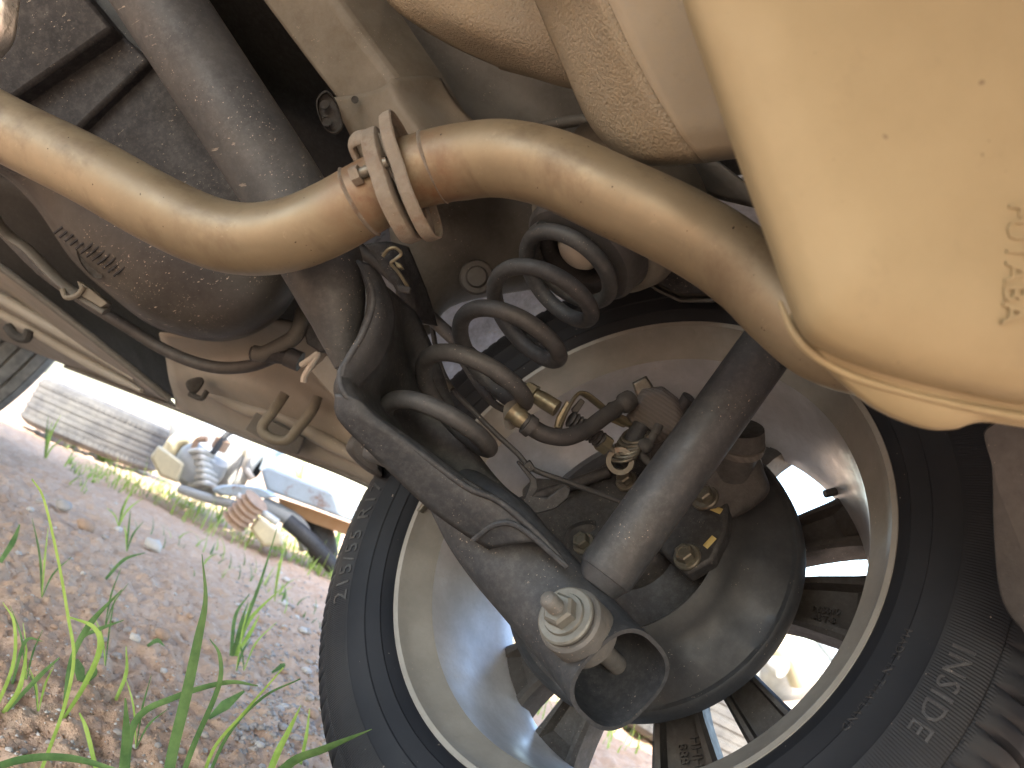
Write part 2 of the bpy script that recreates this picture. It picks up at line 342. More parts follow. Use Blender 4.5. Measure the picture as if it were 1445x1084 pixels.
def tread_prof():
    g=[]; 
    for (y0,dp) in ((.730,0),(.741,0),(.7415,.006),(.749,.006),(.7495,0),(.775,0),(.7755,.007),(.785,.007),(.7855,0)): g.append((.3325-dp+.0015*math.sin((y0-.72)/.14*math.pi),y0))
    return g
half=TP+tread_prof(); full=half+[(r,1.58-y) for r,y in reversed(half)]
def tdisp(a,r,y):
    if r>.312:
        k=int(round(a/(2*math.pi)*720))%720
        m=k%10; e=min(1,(r-.312)/.008)
        if m in (0,) : r-=.006*e
        if k%10==5 and abs(y-.79)>.06: r-=.003*e
    return r,y
tyre=part('tyre',lathe(full,WC,(0,1,0),720,disp=tdisp),MT['tyre'],rear_wheel,ang=32)
def arc_text(s,size,r0,a0,h,base):
    cu=bpy.data.curves.new('txt','FONT'); cu.body=s; cu.size=size; cu.extrude=.5; cu.resolution_u=2; cu.space_character=1.15
    o=bpy.data.objects.new('txt',cu); COL.objects.link(o); bpy.context.view_layer.update()
    me=bpy.data.meshes.new_from_object(o.evaluated_get(bpy.context.evaluated_depsgraph_get()))
    V=[]; 
    for v in me.vertices:
        a=a0-v.co.x/r0; r=r0+v.co.y; y=side_y(r)+(.0012 if v.co.z<0 else -h); V.append((r*math.cos(a),y,.33+r*math.sin(a)))
    F=[tuple(p.vertices) for p in me.polygons]; bpy.data.objects.remove(o); bpy.data.curves.remove(cu); bpy.data.meshes.remove(me); return V,F
MT['letter']=dusty('tyre_lettering',(.011,.012,.016),.5,0,dust=.04,specks=.2,vs=30,bump=.05)
for s,sz,r0,a0 in (('215/55 R17',.026,.279,-142),('INSIDE',.0185,.283,-2.6),('MADE IN THAILAND',.0075,.254,-3)):
    V,F=arc_text(s,sz,r0,math.radians(a0),.0008,0); part('sidewall_lettering',(V,F),MT['letter'],rear_wheel,smooth=False)
# spokes: five pairs
N0=29.5
def spoke(a0,a1):
    m=MB(); nr=10; rs=np.linspace(.055,.1905,nr); mid=(a0+a1)/2; hw0=math.radians(a1-a0)/2
    rings=[]
    for r in rs:
        hw=hw0*(1.0 if r>.12 else 1.0+.9*(.12-r)/.065)*(1+.07*max(0,(r-.165)/.025)**2)
        w=r*math.sin(min(hw,.55)); yb=.842-.012*math.sin((r-.05)/.14*3.14); ps=[]
        pk=0 if (r<.085 or r>.178) else .012
        for (u,y) in ((-1,yb+.032),(-1,yb+.004),(-.86,yb),(-.68,yb),(-.60,yb+pk),(0,yb+pk*1.15),(.60,yb+pk),(.68,yb),(.86,yb),(1,yb+.004),(1,yb+.032),(0,yb+.04)):
            a=math.radians(mid); x=r*math.cos(a)-u*w*math.sin(a); z=r*math.sin(a)+u*w*math.cos(a); ps.append((x,y,.33+z))
        rings.append(np.array(ps))
    return loft(rings)
for k in range(5):
    b0=N0+72*k
    for (a0,a1) in ((b0+5.0,b0+21.5),(b0-25.5,b0-4.8)):
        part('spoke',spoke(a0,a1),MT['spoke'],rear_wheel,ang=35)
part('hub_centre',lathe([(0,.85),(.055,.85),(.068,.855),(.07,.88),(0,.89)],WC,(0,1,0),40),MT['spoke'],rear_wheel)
def plane_text(s,size,orig,ux,uy,un,h):
    cu=bpy.data.curves.new('txt','FONT'); cu.body=s; cu.size=size; cu.extrude=.5; cu.resolution_u=2; cu.align_x='CENTER'
    o=bpy.data.objects.new('txt',cu); COL.objects.link(o); bpy.context.view_layer.update()
    me=bpy.data.meshes.new_from_object(o.evaluated_get(bpy.context.evaluated_depsgraph_get()))
    ux,uy,un=nrm(ux),nrm(uy),nrm(un); V=[np.asarray(orig)+ux*v.co.x+uy*v.co.y+un*(h if v.co.z>0 else -.0008) for v in me.vertices]
    F=[tuple(p.vertices) for p in me.polygons]; bpy.data.objects.remove(o); bpy.data.curves.remove(cu); bpy.data.meshes.remove(me); return V,F
for s,sz,ang,rr in (('JWL\n17x7J',.010,-127,.150),('R65810\n45T-8',.008,12,.152),('HHH\n888',.012,-55,.155)):
    a=math.radians(ang); part('cast_lettering',plane_text(s,sz,(rr*math.cos(a),.8425,.33+rr*math.sin(a)),(math.cos(a),0,math.sin(a)),(-math.sin(a),0,math.cos(a)),(0,-1,0),.0012),MT['spoke'],rear_wheel,smooth=False)
wp=QY(597,712,.703); 
part('balance_weight',slab([wp+np.array(v) for v in ((-.006,-.003,-.013),(.006,-.006,-.010),(.010,-.004,.022),(-.004,-.001,.020))],(.001,.008,.001)),MT['zinc'],rear_wheel,bevel=.0015)
a=math.radians(52); 
part('valve_stem',tube([(.192*math.cos(a),.838,.33+.192*math.sin(a)),(.180*math.cos(a),.832,.33+.180*math.sin(a))],.004,10,2),MT['rubber'],rear_wheel)
# ---- brake shield, hub
def sdisp(a,r,y):
    if .1<r<.135:
        for c,wd,am in ((-62,7,.006),(-38,8,-.006),(-10,7,.005),(15,9,-.005),(-90,8,.005)):
            d=(math.degrees(a)-c+540)%360-180; y+=am*math.exp(-(d/wd)**2)*math.sin((r-.1)/.035*math.pi)
    return r,y
shp=[(.086,.760),(.086,.738),(.088,.735),(.093,.737),(.099,.748),(.106,.757),(.118,.762),(.132,.768),(.139,.772),(.1435,.770),(.1460,.772),(.1465,.786),(.1440,.787),(.1425,.776)]
brake_shield=part('brake_shield',lathe(shp,WC,(0,1,0),160,disp=sdisp),MT['shield'],car,ang=50,solid=.0015,label='round pressed steel brake dust shield behind the rear axle end')
part('brake_disc',lathe([(.05,.788),(.138,.788),(.139,.800),(.05,.800)],WC,(0,1,0),96,closed=True),MT['zinc'],car,ang=30)
hub=part('wheel_hub',lathe([(0,.728),(.030,.728),(.036,.732),(.040,.740),(.042,.752),(.060,.758),(.085,.762),(.085,.786),(0,.786)],WC,(0,1,0),64),MT['dark'],car,ang=35)
plate_px=[(735,690),(752,673),(800,676),(838,662),(862,645),(890,640),(940,648),(1012,664),(1028,700),(1024,748),(1005,790),(968,812),(925,770),(870,775),(830,800),(790,790),(740,745)]
kn=part('knuckle_plate',slab([QY(x,y,.722) for x,y in plate_px],(0,.016,0)),MT['dark'],car,bevel=.003,ang=30,label='black bolted hub mounting plate at the end of the axle')
part('stiffening_rib',tube([QY(720,715,.720),QY(790,690,.712),QY(860,665,.716)],.006,10),MT['dark'],kn)
def bolt(c,ax,r,par,mat,h=.008,fl=1.45,name='bolt'):
    c=np.asarray(c,float); ax=nrm(ax); m=MB()
    m.add(*lathe([(0,0),(r*fl,0),(r*fl,.002),(r*fl*.92,.0032),(0,.0034)],c,ax,24))
    hx=[(0,.002),(r,.002),(r,h-.0012),(r*.86,h),(r*.55,h),(r*.5,h-.0008),(0,h-.0008)]; m.add(*lathe(hx,c,ax,6))
    return part(name,m,mat,par,ang=25)
for x,y,r in ((970,787,.0082),(993,706,.0072),(885,680,.0075),(825,768,.0075)): bolt(QY(x,y,.7215),(0,-1,0),r,kn,MT['zinc'],h=.012)
for (x,y),(x2,y2) in (((995,772),(1008,758)),((1004,716),(1018,722))):
    p0=QY(x,y,.7212); p1=QY(x2,y2,.7212); part('paint_mark',tube([p0,(p0+p1)/2,p1],.0028,8,3,ell=(1,.2),up=(1,0,1)),MT['yellow'],kn)
part('rubber_cap',body([(806,742),(840,735),(850,760),(842,785),(812,790),(795,770)],((.8,.72),(1,.725),(1,.745))),MT['dark'],kn)
# ---- caliper
cal=part('brake_caliper',body([(905,548),(935,545),(957,562),(967,590),(960,612),(925,628),(890,612),(882,590)],((.0,.705),(.80,.705),(.97,.710),(1,.722),(1,.80)),smooth=False),MT['machined'],car,bevel=.002,ang=30,label='grey brown brake caliper with machined face above the damper')
m=MB(); m+=body([(892,540),(912,530),(922,545),(918,560),(898,562)],((.85,.712),(1,.717),(1,.74)),smooth=False); part('banjo_bolt',m,MT['zinc'],cal,bevel=.001)
part('bleed_nipple',tube(PP([(950,590,.72),(963,572,.715),(972,560,.71)]),[.008,.006,.0065],12,4),MT['rubber'],cal)
part('caliper_body',body([(920,612),(965,600),(990,640),(985,690),(950,700),(915,660)],((.85,.73),(1,.74),(1,.80)),),MT['dark'],cal)
low=part('caliper_bracket',body([(1000,640),(1030,632),(1066,640),(1080,668),(1086,692),(1070,712),(1040,730),(1012,738),(990,716),(985,672)],((.0,.668),(.72,.668),(.92,.672),(1,.684),(1,.75))),MT['caliper'],car,label='dark cast caliper bracket beside the round brake shield')
part('guide_pin_cap',tube(PP([(1030,665,.68),(1038,640,.668),(1043,622,.66),(1045,604,.655)]),[.017,.019,.021,.0195],28,6),MT['caliper'],low,ang=60)
part('cap_rim',lathe([(.019,-.003),(.0225,-.002),(.0225,.004),(.018,.005)],P(1041,628,.662),P(1045,604,.655)-P(1030,665,.68),36),MT['machined'],low)
part('guide_boot',tube(PP([(1010,655,.675),(1022,640,.67),(1030,632,.668)]),.012,16,4),MT['rubber'],low)
bolt(P(996,703,.668),(0,-1,0),.008,low,MT['zinc'],h=.012)
part('bracket_edge',body([(1060,640),(1072,640),(1086,692),(1066,705),(1062,690),(1074,676)],((.9,.690),(1,.692),(1,.71)),smooth=False),MT['greyp'],low)
# handbrake lever spring, cable end and bracket
lev=part('lever_spring',(lambda t: tube([P(889,628,.695)+ (lambda e: e)(np.array([0,0,0]))+ .0125*(math.cos(q)*np.array([1,0,0])+math.sin(q)*np.array([0,.35,.94]))+ q/(2*math.pi)*.0042*nrm(P(905,608,.70)-P(877,650,.69)) for q in np.linspace(-3*2*math.pi,3*2*math.pi,120)],.0017,8,1,smooth=False))(0),MT['zinc'],cal)
part('spring_arbor',tube(PP([(872,656,.695),(906,602,.705)]),.009,16,2),MT['dark'],cal)
part('cable_eye',lathe([(.008,-.005),(.0125,-.005),(.0125,.005),(.008,.005)],P(876,650,.69),CF+.3*CR,24,closed=True),MT['zinc'],cal)
part('lever_arm',tube(PP([(925,612,.69),(930,600,.692),(918,622,.69),(905,640,.69),(935,668,.69)]),.004,10,6),MT['caliper'],cal)
part('lever_ball',tube(PP([(918,625,.685),(910,630,.684),(904,634,.684)]),[.005,.0075,.005],12,4),MT['caliper'],cal)
brk=part("cable_bracket",tube(PP([(790,602,.675),(800,580,.675),(812,560,.68),(822,555,.682),(838,565,.688),(868,590,.70),(888,600,.705)]),.0052,12,6,ell=(1,.35),up=CF),MT['brass'],cal)
part('bracket_plate',slab(PP([(786,588,.676),(800,565,.676),(806,570,.676),(793,606,.676),(782,604,.676)]),CF*.01),MT['brass'],cal,bevel=.001)
part('bracket_clip',slab(PP([(806,578,.683),(820,562,.684),(826,567,.684),(811,590,.683)]),CF*.006),MT['caliper'],cal,bevel=.001)
part('bracket_foot',slab(PP([(845,588,.70),(880,604,.705),(890,598,.705),(885,588,.705),(850,574,.70)]),CF*.008),MT['brass'],cal,bevel=.001)
# handbrake cable
hb=part('handbrake_cable',tube(PP([(505,350,.80),(560,395,.79),(600,440,.77),(660,496,.73),(700,530,.70),(750,556,.685)]),.0068,14),MT['rubber'],car)
part('cable_ferrule',tube(PP([(742,551,.687),(755,558,.684)]),.0095,6,2,smooth=False),MT['brass'],hb)
part('cable_end',tube(PP([(755,558,.684),(768,566,.682),(786,577,.678)]),[.0065,.0075,.0075],14,4),MT['brass'],hb)
bt=[]; 
for i,t in enumerate(np.linspace(0,1,21)): bt.append((804+t*46,590+t*33,.678+t*.008))
part('cable_boot',tube(PP(bt),[.0082 if i%2 else .0062 for i in range(21)],14,2),MT['rubber'],hb)
part('boot_ferrule',tube(PP([(846,622,.686),(858,630,.688)]),.009,6,2,smooth=False),MT['brass'],hb)
part('cable_wire',tube(PP([(856,628,.688),(876,644,.69)]),.003,8,2),MT['zinc'],hb)
# brake hose
bh=part('brake_hose',tube(PP([(738,592,.645),(752,604,.645),(772,614,.648),(800,617,.655),(828,606,.668),(850,590,.68),(868,578,.69)]),.0075,16),MT['rubber'],car,label='black rubber brake hose curving to the caliper')
part('hose_collar',tube(PP([(742,597,.643),(751,604,.644)]),.0095,16,2),MT['rubber'],bh)
part('hose_fitting',tube(PP([(722,580,.647),(728,585,.646),(734,590,.645),(741,596,.644)]),[.0098,.0075,.0085,.0072],14,3),MT['brass'],bh)
part('caliper_fitting',tube(PP([(866,579,.69),(874,573,.693),(880,570,.695),(890,563,.70)]),[.0085,.0065,.0095,.009],14,3),MT['caliper'],bh)
part('hose_bracket',body([(712,572),(735,563),(745,572),(740,585),(725,605),(712,602)],((.75,.655),(1,.656),(1,.66))),MT['panel'],bh)
# thin brake lines and sensor wire
bl=part('brake_line',tube(PP([(585,345,.86),(597,400,.84),(608,450,.80),(618,505,.74),(636,545,.71),(668,580,.69),(700,612,.68),(730,640,.672),(752,662,.668),(800,680,.67),(840,695,.675),(875,708,.68)]),.0026,8),MT['rubber'],car)
part('line_clip',slab(PP([(735,658,.664),(748,650,.664),(756,662,.664),(744,670,.664)]),CF*.012),MT['rubber'],bl,bevel=.001)
part('brake_line',tube(PP([(640,490,.76),(660,520,.73),(682,552,.70),(700,572,.685),(722,582,.655)]),[.0042,.0042,.0042,.0032,.003],10),MT['rubber'],car)
part('line_sleeve',tube(PP([(624,540,.705),(634,552,.703)]),.006,10,2),MT['zinc'],bl)
ab=part('wire_bracket',slab(PP([(732,722,.645),(745,690,.645),(748,678,.646),(728,652,.648),(732,650,.648),(757,676,.646),(760,690,.645),(752,700,.645),(772,703,.645),(786,692,.645),(797,685,.645),(806,690,.645),(802,703,.645),(785,718,.645),(760,725,.645)]),CF*.004),MT['black'],car,bevel=.0012)
# ---- damper
d0=P(846,822,.585); d1=P(1088,482,.625); du=nrm(d1-d0)
rp=[(0,-.006),(.012,-.006),(.0165,-.004),(.0185,.001),(.0205,.006),(.0213,.0065),(.0223,.010),(.0223,.5)]
L=np.linalg.norm(d1-d0); rp[-1]=(.0223,L); rp.append((.0,L)) if False else None
dm=part('damper',lathe([(0,-.006)]+rp[1:]+[(.0185,L+.004),(0,L+.004)],d0,du,56),MT['damper'],car,ang=35,label='dark grey telescopic damper tube slanting up across the wheel')
part('damper_rod',tube([d0+du*L,d0+du*(L+.14)],.007,16,2),MT['zinc'],dm)
part('damper_neck',tube([d0+du*.004,d0-du*.016,d0-du*.03],[.010,.011,.013],16,4),MT['eye'],dm)
e0=QY(800,871,.598); ey=np.array([0,1.,0])
e_c=QY(803,874,.604)
part('damper_eye',lathe([(.013,-.001),(.0215,-.001),(.0235,.001),(.0240,.004),(.0240,.028),(.0215,.031),(.008,.031)],e_c,ey,48),MT['eye'],dm,ang=35)
part('rubber_bush',lathe([(.008,-.0035),(.0195,-.0035),(.0205,.003),(.008,.003)],e_c,ey,40),MT['rubber'],dm)
w=part('washer',lathe([(.006,-.0075),(.0195,-.0075),(.0208,-.0065),(.0208,-.0045),(.0195,-.0038),(.006,-.0038)],e_c,ey,48),MT['nut'],dm,ang=30)
part('nut',MB().add(*lathe([(.005,-.0195),(.0098,-.0195),(.0118,-.0175),(.0118,-.0095),(.0145,-.0085),(.0145,-.0074),(.005,-.0074)],e_c,ey,6)).add(*lathe([(.006,-.0105),(.0145,-.0100),(.0152,-.0085),(.0152,-.0074),(.006,-.0074)],e_c,ey,32)),MT['nut'],dm,ang=25)
th=[(0,-.034),(.0045,-.034),(.0052,-.0325)]+[(.0062 if i%2 else .0054,-.032+.0009*i) for i in range(15)]
part('threaded_stud',lathe(th,e_c,ey,20),MT['eye'],dm,ang=80)
# ---- trailing arm with its open end
apx=[(640,690,.70),(662,716,.665),(690,748,.632),(722,784,.618),(770,838,.602),(820,895,.580),(852,932,.560),(876,960,.536)]
ar=[.026,.03,.034,.036,.036,.036,.0362,.0362]
A=PP(apx); upv=nrm(CF+.3*CU)
o1=tube(A,ar,40,8,caps=False,p=2.7,ell=(1.0,.93),up=CR*.7-CU*-.6,twist=.0)
o2=tube(A,[r-.003 for r in ar],40,8,caps=False,p=2.7,ell=(1.0,.93),up=CR*.7-CU*-.6)
m=MB(); m+=o1; n1=len(o1[0]); m.add(o2[0],[tuple(reversed(f)) for f in o2[1]])
for k in range(40): m.F.append((n1-40+k,n1-40+(k+1)%40,2*n1-40+(k+1)%40,2*n1-40+k))
arm=part('trailing_arm',m,MT['arm'],car,ang=50,label='dusty dark grey trailing arm tube with an open end')
part('cross_pin',tube([e_c+ey*.03,e_c+ey*.098],.0075,18,2),MT['eye'],arm)
part('weld_seam',tube(PP([(668,762,.575),(700,740,.566),(735,745,.562),(800,800,.553)]),.0022,8),MT['arm'],arm)
# ---- torsion beam and spring pan
bpx=[(90,-210,.60),(150,-115,.605),(205,-30,.61),(300,116,.612),(395,262,.612),(447,356,.610),(469,419,.602),(480,471,.597),(489,517,.595)]
beam=part('axle_beam',tube(PP(bpx),[.0327]*6+[.026,.017,.009],48,10,p=2.15),MT['beam'],car,ang=60,label='thick dark tubular axle beam passing above the exhaust pipe')
pan_rows=[
 [(508,372,.585),(532,395,.60),(556,415,.665),(585,440,.70)],
 [(520,425,.575),(536,445,.59),(566,470,.675),(606,482,.70)],
 [(502,480,.568),(524,492,.578),(572,520,.68),(622,520,.70)],
 [(482,520,.562),(498,536,.567),(570,575,.675),(640,570,.69)],
 [(474,560,.560),(520,578,.560),(600,640,.665),(665,625,.68)],
 [(520,632,.570),(575,618,.565),(645,680,.65),(690,662,.67)],
 [(590,702,.578),(640,668,.570),(690,712,.635),(715,690,.655)],
 [(648,748,.582),(702,708,.572),(735,735,.615),(745,715,.64)],
 [(690,775,.580),(760,758,.570),(775,770,.595),(780,758,.61)]]
pan=part('spring_pan',ppatch(pan_rows,6,5),MT['pan'],car,solid=.003,ang=60,label='dark pressed steel spring pan welded between beam and arm')
fl=[(505,368,.580),(522,400,.574),(526,430,.570),(512,470,.564),(492,505,.559),(480,530,.556),(490,560,.552),(540,600,.556),(600,645,.560),(660,688,.563),(705,708,.565),(760,755,.563),(802,800,.560)]
part('rolled_lip',tube(PP(fl),[.0015]+[.0026]*11+[.0015],10),MT['arm'],pan)
fr=[[(474,556,.556),(492,558,.551),(508,566,.552)],[(478,590,.557),(505,586,.551),(535,592,.555)],[(525,640,.563),(556,622,.556),(590,632,.560)],[(600,712,.572),(630,690,.563),(655,682,.565)],[(655,752,.578),(685,735,.568),(706,706,.568)],[(690,772,.578),(735,765,.568),(770,765,.566)]]
part('outer_flange',ppatch(fr,6,4),MT['arm'],pan,solid=.003,ang=60)
leaf=[[(505,368,.578),(520,374,.578),(535,388,.590)],[(522,405,.572),(536,412,.577),(552,428,.598)],[(522,440,.568),(538,450,.574),(554,466,.600)],[(505,478,.562),(524,492,.570),(540,508,.594)],[(484,515,.556),(498,528,.563),(510,542,.578)],[(478,548,.554),(486,552,.556),(492,556,.56)]]
part('beam_gusset',ppatch(leaf,6,4),MT['arm'],pan,solid=.003,ang=60)
0 and part('pan_hole',lathe([(.004,-.001),(.006,-.0015),(.0075,0)],P(584,728,.574),CF,20),MT['dark'],pan)
# cable carrier beside the beam
cc=part('cable_carrier',ppatch([[(515,345,.70),(545,342,.70),(575,350,.72)],[(535,372,.70),(560,372,.70),(590,385,.72)],[(560,410,.70),(580,415,.70),(605,425,.73)],[(572,440,.70),(592,455,.71),(615,460,.74)]]),MT['black'],car,solid=.004)
part('wire_clip',tube(PP([(540,362,.685),(548,352,.683),(558,350,.683),(566,358,.684),(558,366,.684),(552,372,.684),(562,384,.684),(570,396,.684),(576,408,.686),(564,404,.685)]),.0016,8),MT['brass'],cc)
part('clip_block',slab(PP([(556,368,.682),(566,372,.682),(570,380,.682),(560,378,.682)]),CF*.006),MT['brass'],cc,bevel=.001)
part('clip_block',slab(PP([(560,402,.682),(580,405,.682),(578,414,.682),(562,412,.682)]),CF*.006),MT['caliper'],cc,bevel=.001)
# ---- coil spring
s0=P(613,610,.632); s1=P(806,374,.712); sa=nrm(s1-s0); SH=np.linalg.norm(s1-s0)
ux=nrm(np.array([1,0,0])-sa*sa[0]); uy=np.cross(sa,ux)
TURNS=3.95; PH=math.radians(205)
def hel(t):
    R=.0435 if t>.02 else .0435
    q=PH+2*math.pi*TURNS*t; e=min(1,max(0,(t-.9)/.1)); return s0+sa*(SH*(t if t<1.03 else 1.03+(t-1.03)*.12)-.012)+R*(math.cos(q)*ux+math.sin(q)*uy)
spr=part('coil_spring',tube([hel(t) for t in np.linspace(-.20,1.30,380)],.0074,16,1,smooth=False),MT['spring'],car,ang=70,label='dark grey coil spring between axle and body')
s1=s0+sa*(SH*1.06+.012)
seat=lathe([(.030,-.016),(.036,-.018),(.054,-.014),(.0585,-.008),(.0585,.002),(.062,.010),(.062,.024),(.030,.026)],s1,sa,56,closed=True)
part('spring_seat',seat,MT['rubber'],spr,ang=40)
part('bump_stop',lathe([(0,-.026),(.016,-.025),(.021,-.020),(.023,-.008),(.025,.004),(.028,.02),(0,.02)],s1+sa*.008-uy*.004,sa,36),MT['cream'],spr,ang=50)
# ---- exhaust
PR=.0262
fp=part('front_exhaust_pipe',tube(PP([(-260,20,.62),(-130,103,.60),(0,178,.585),(120,238,.565),(215,291,.552),(290,326,.545),(350,338,.54),(410,331,.535),(465,309,.53),(520,278,.525),(548,262,.522)]),[.0252]*8+[.0250,.0245,.024],40,10),MT['pipe'],car,ang=60,label='tan tarnished front exhaust pipe bending up to a rusty flange')
rpx=[(575,246,.522),(612,236,.517),(655,228,.510),(700,224,.502),(742,229,.495),(790,243,.487),(860,275,.476),(940,312,.466),(1005,348,.46),(1060,388,.452),(1110,436,.44),(1165,478,.425),(1240,500,.41)]
rp_=part('rear_exhaust_pipe',tube(PP(rpx),[.0240,.0245]+[.0246]*8+[.0246]*3,40,10),MT['pipe'],car,ang=60,label='tan rear exhaust pipe running from flange to muffler')
pa=nrm(P(612,240,.517)-P(520,278,.525))
def flange(c,sz,tw,flip,thick):
    u=nrm(np.cross(pa,CF)); u=u*math.cos(tw)+CF*math.sin(tw); u=nrm(u-pa*(u@pa)); v=np.cross(pa,u)
    n=48; rings=[]
    for (k,y) in ((.62,0),(.93,0),(.985,.001*flip),(1,.003*flip),(1,thick*flip),(.975,(thick+.001)*flip),(.95,thick*flip),(.94,.004*flip),(.62,.004*flip)):
        ps=[]
        for i in range(n):
            a=2*math.pi*i/n; wob=1+.05*math.sin(2*a+1.0*flip)+.035*math.sin(3*a+.7)+.02*math.sin(7*a); rr=wob/max(1e-6,(abs(math.cos(a)/sz[0])**2.3+abs(math.sin(a)/sz[1])**2.3)**(1/2.3))
            ps.append(c+pa*y+k*rr*(math.cos(a)*u+math.sin(a)*v))
        rings.append(np.array(ps))
    V=np.concatenate(rings); F=[]; m=len(rings)
    for j in range(m):
        l=(j+1)%m
        for i in range(n): F.append((j*n+i,j*n+(i+1)%n,l*n+(i+1)%n,l*n+i))
    return V,F
f1=part('exhaust_flange',flange(P(566,262,.520),(.041,.0315),.10,-1,.0095),MT['rust'],fp,ang=35)
f2=part('exhaust_flange',flange(P(572,258,.520),(.043,.032),.10,1,.0085),MT['rust'],rp_,ang=35)
th=[(.0042 if i%2 else .0035,.0011*i) for i in range(22)]
part('flange_bolt',lathe(th,P(502,248,.4985),pa,14),MT['zinc'],fp,ang=80)
part('flange_bolt',lathe([(0,0),(.0065,0),(.0065,.006),(0,.006)],P(497,250,.4985),pa,6),MT['rust'],fp,smooth=False)
part('hanger_hook',tube(PP([(516,245,.525),(503,222,.522),(497,205,.518),(503,196,.513),(520,194,.510),(538,203,.508),(548,222,.508)]),.0058,12,6,ell=(1,.5),up=CF),MT['rust'],fp)
part('weld_bead',lathe([(.0240,-.002),(.0258,0),(.0240,.002)],P(612,236,.517),pa,40),MT['rust'],rp_)
part('weld_bead',lathe([(.0245,-.0015),(.0260,0),(.0245,.0015)],P(508,285,.526),nrm(P(520,278,.525)-P(465,310,.53)),40),MT['rust'],fp)
# ---- muffler
mo=[(940,-160),(958,-20),(1000,110),(1045,240),(1085,350),(1112,430),(1135,478),(1180,505),(1250,530),(1350,555),(1460,575),(1640,590),(1800,560),(1860,380),(1860,60),(1800,-180),(1600,-260),(1150,-260)]
muf=part('muffler',body(mo,((.45,.2690),(.6,.2695),(.80,.272),(.92,.277),(.97,.283),(.992,.290),(1,.300),(1,.345),(.9,.40),(.5,.43))),MT['muffler'],car,ang=180,label='large tan steel muffler canister under the rear floor')
mb_=[(1118,440),(1140,490),(1180,535),(1235,578),(1300,604),(1345,606),(1385,596),(1460,606),(1640,630),(1800,600),(1820,480),(1500,470),(1250,470)]
part('muffler_end_cap',body(mb_,((.5,.292),(.93,.294),(.985,.300),(1,.312),(1,.36),(.8,.40))),MT['muffler'],muf,ang=180)
part('muffler_seam',tube(PP([(1100,425,.300),(1120,470,.298),(1150,502,.296),(1200,530,.294),(1270,552,.293),(1350,571,.292),(1450,590,.291),(1560,602,.291)]),[.0008]+[.0017]*7,12),MT['muffler'],muf)
part('stamped_lettering',plane_text('FUTABA',.0115,P(1418,372,.2689),-CU-.06*CR,CR,-CF,.0009),MT['muffler'],muf,smooth=False)
# ---- body: floor, heat shield, wells
body_o=part('body_floor',box((-1.25,-.12,.74),4.2,1.56,.05),MT['floor'],car,label='dusty floor of the car body above the axle, shade painted in')
hs=[[(700,-120,.56),(720,-60,.52),(840,-80,.44),(1000,-120,.42),(1150,-140,.42)],
 [(745,-30,.56),(772,0,.52),(885,-10,.44),(1000,-20,.425),(1150,-30,.42)],
 [(788,70,.555),(812,85,.515),(925,80,.44),(1010,70,.43),(1150,60,.42)],
 [(830,165,.55),(845,160,.51),(950,150,.442),(1020,140,.435),(1150,130,.42)],
 [(862,205,.55),(880,205,.50),(965,195,.446),(1030,190,.44),(1150,180,.43)],
 [(895,225,.55),(915,228,.50),(975,222,.46),(1042,216,.455),(1150,205,.44)],
 [(905,228,.60),(925,231,.56),(980,226,.53),(1045,219,.52),(1150,208,.50)]]
hc=[(800,-90),(852,-10),(893,75),(935,150),(965,195),(990,222),(995,226)]
for r_,q_ in zip(hs,hc): r_[2]=(q_[0],q_[1],r_[2][2])
wellm=part('spare_wheel_well',ppatch([r[:3] for r in hs],6,6),MT['shieldal'],car,ang=180,solid=.004,label='tan textured underseal on the spare wheel well beside the muffler')
part('well_floor',ppatch([r[2:] for r in hs],6,6),MT['wellf'],wellm,ang=180,solid=.004)
w2=[[(520,-60,.66),(600,-80,.62),(700,-80,.60),(820,-80,.58)],[(548,0,.665),(620,-10,.62),(700,-10,.60),(830,-10,.58)],[(600,40,.67),(650,35,.62),(720,40,.60),(840,50,.58)],[(650,68,.675),(700,75,.635),(760,85,.61),(850,95,.59)],[(700,90,.685),(750,103,.65),(800,117,.63),(880,125,.60)],[(705,95,.74),(755,108,.72),(805,122,.70),(885,130,.66)]]
part('well_shoulder',ppatch(w2,6,6),MT['shieldal'],wellm,ang=180,solid=.004)
fl2=[[(480,-80,.80),(600,-60,.82),(760,-20,.80),(900,20,.74)],[(540,40,.80),(640,60,.83),(770,90,.81),(900,120,.75)],[(600,120,.79),(680,130,.83),(780,140,.82),(920,180,.75)],[(640,180,.78),(720,190,.82),(820,190,.82),(1000,220,.72)],[(650,230,.79),(740,240,.84),(880,250,.82),(1100,300,.70)]]
part('rear_floor_panel',ppatch(fl2,6,6),MT['panel'],car,ang=180,solid=.004)
part('floor_swage',tube(PP([(700,185,.80),(760,180,.79),(830,170,.77),(900,190,.74)]),.006,10),MT['panel'],car)
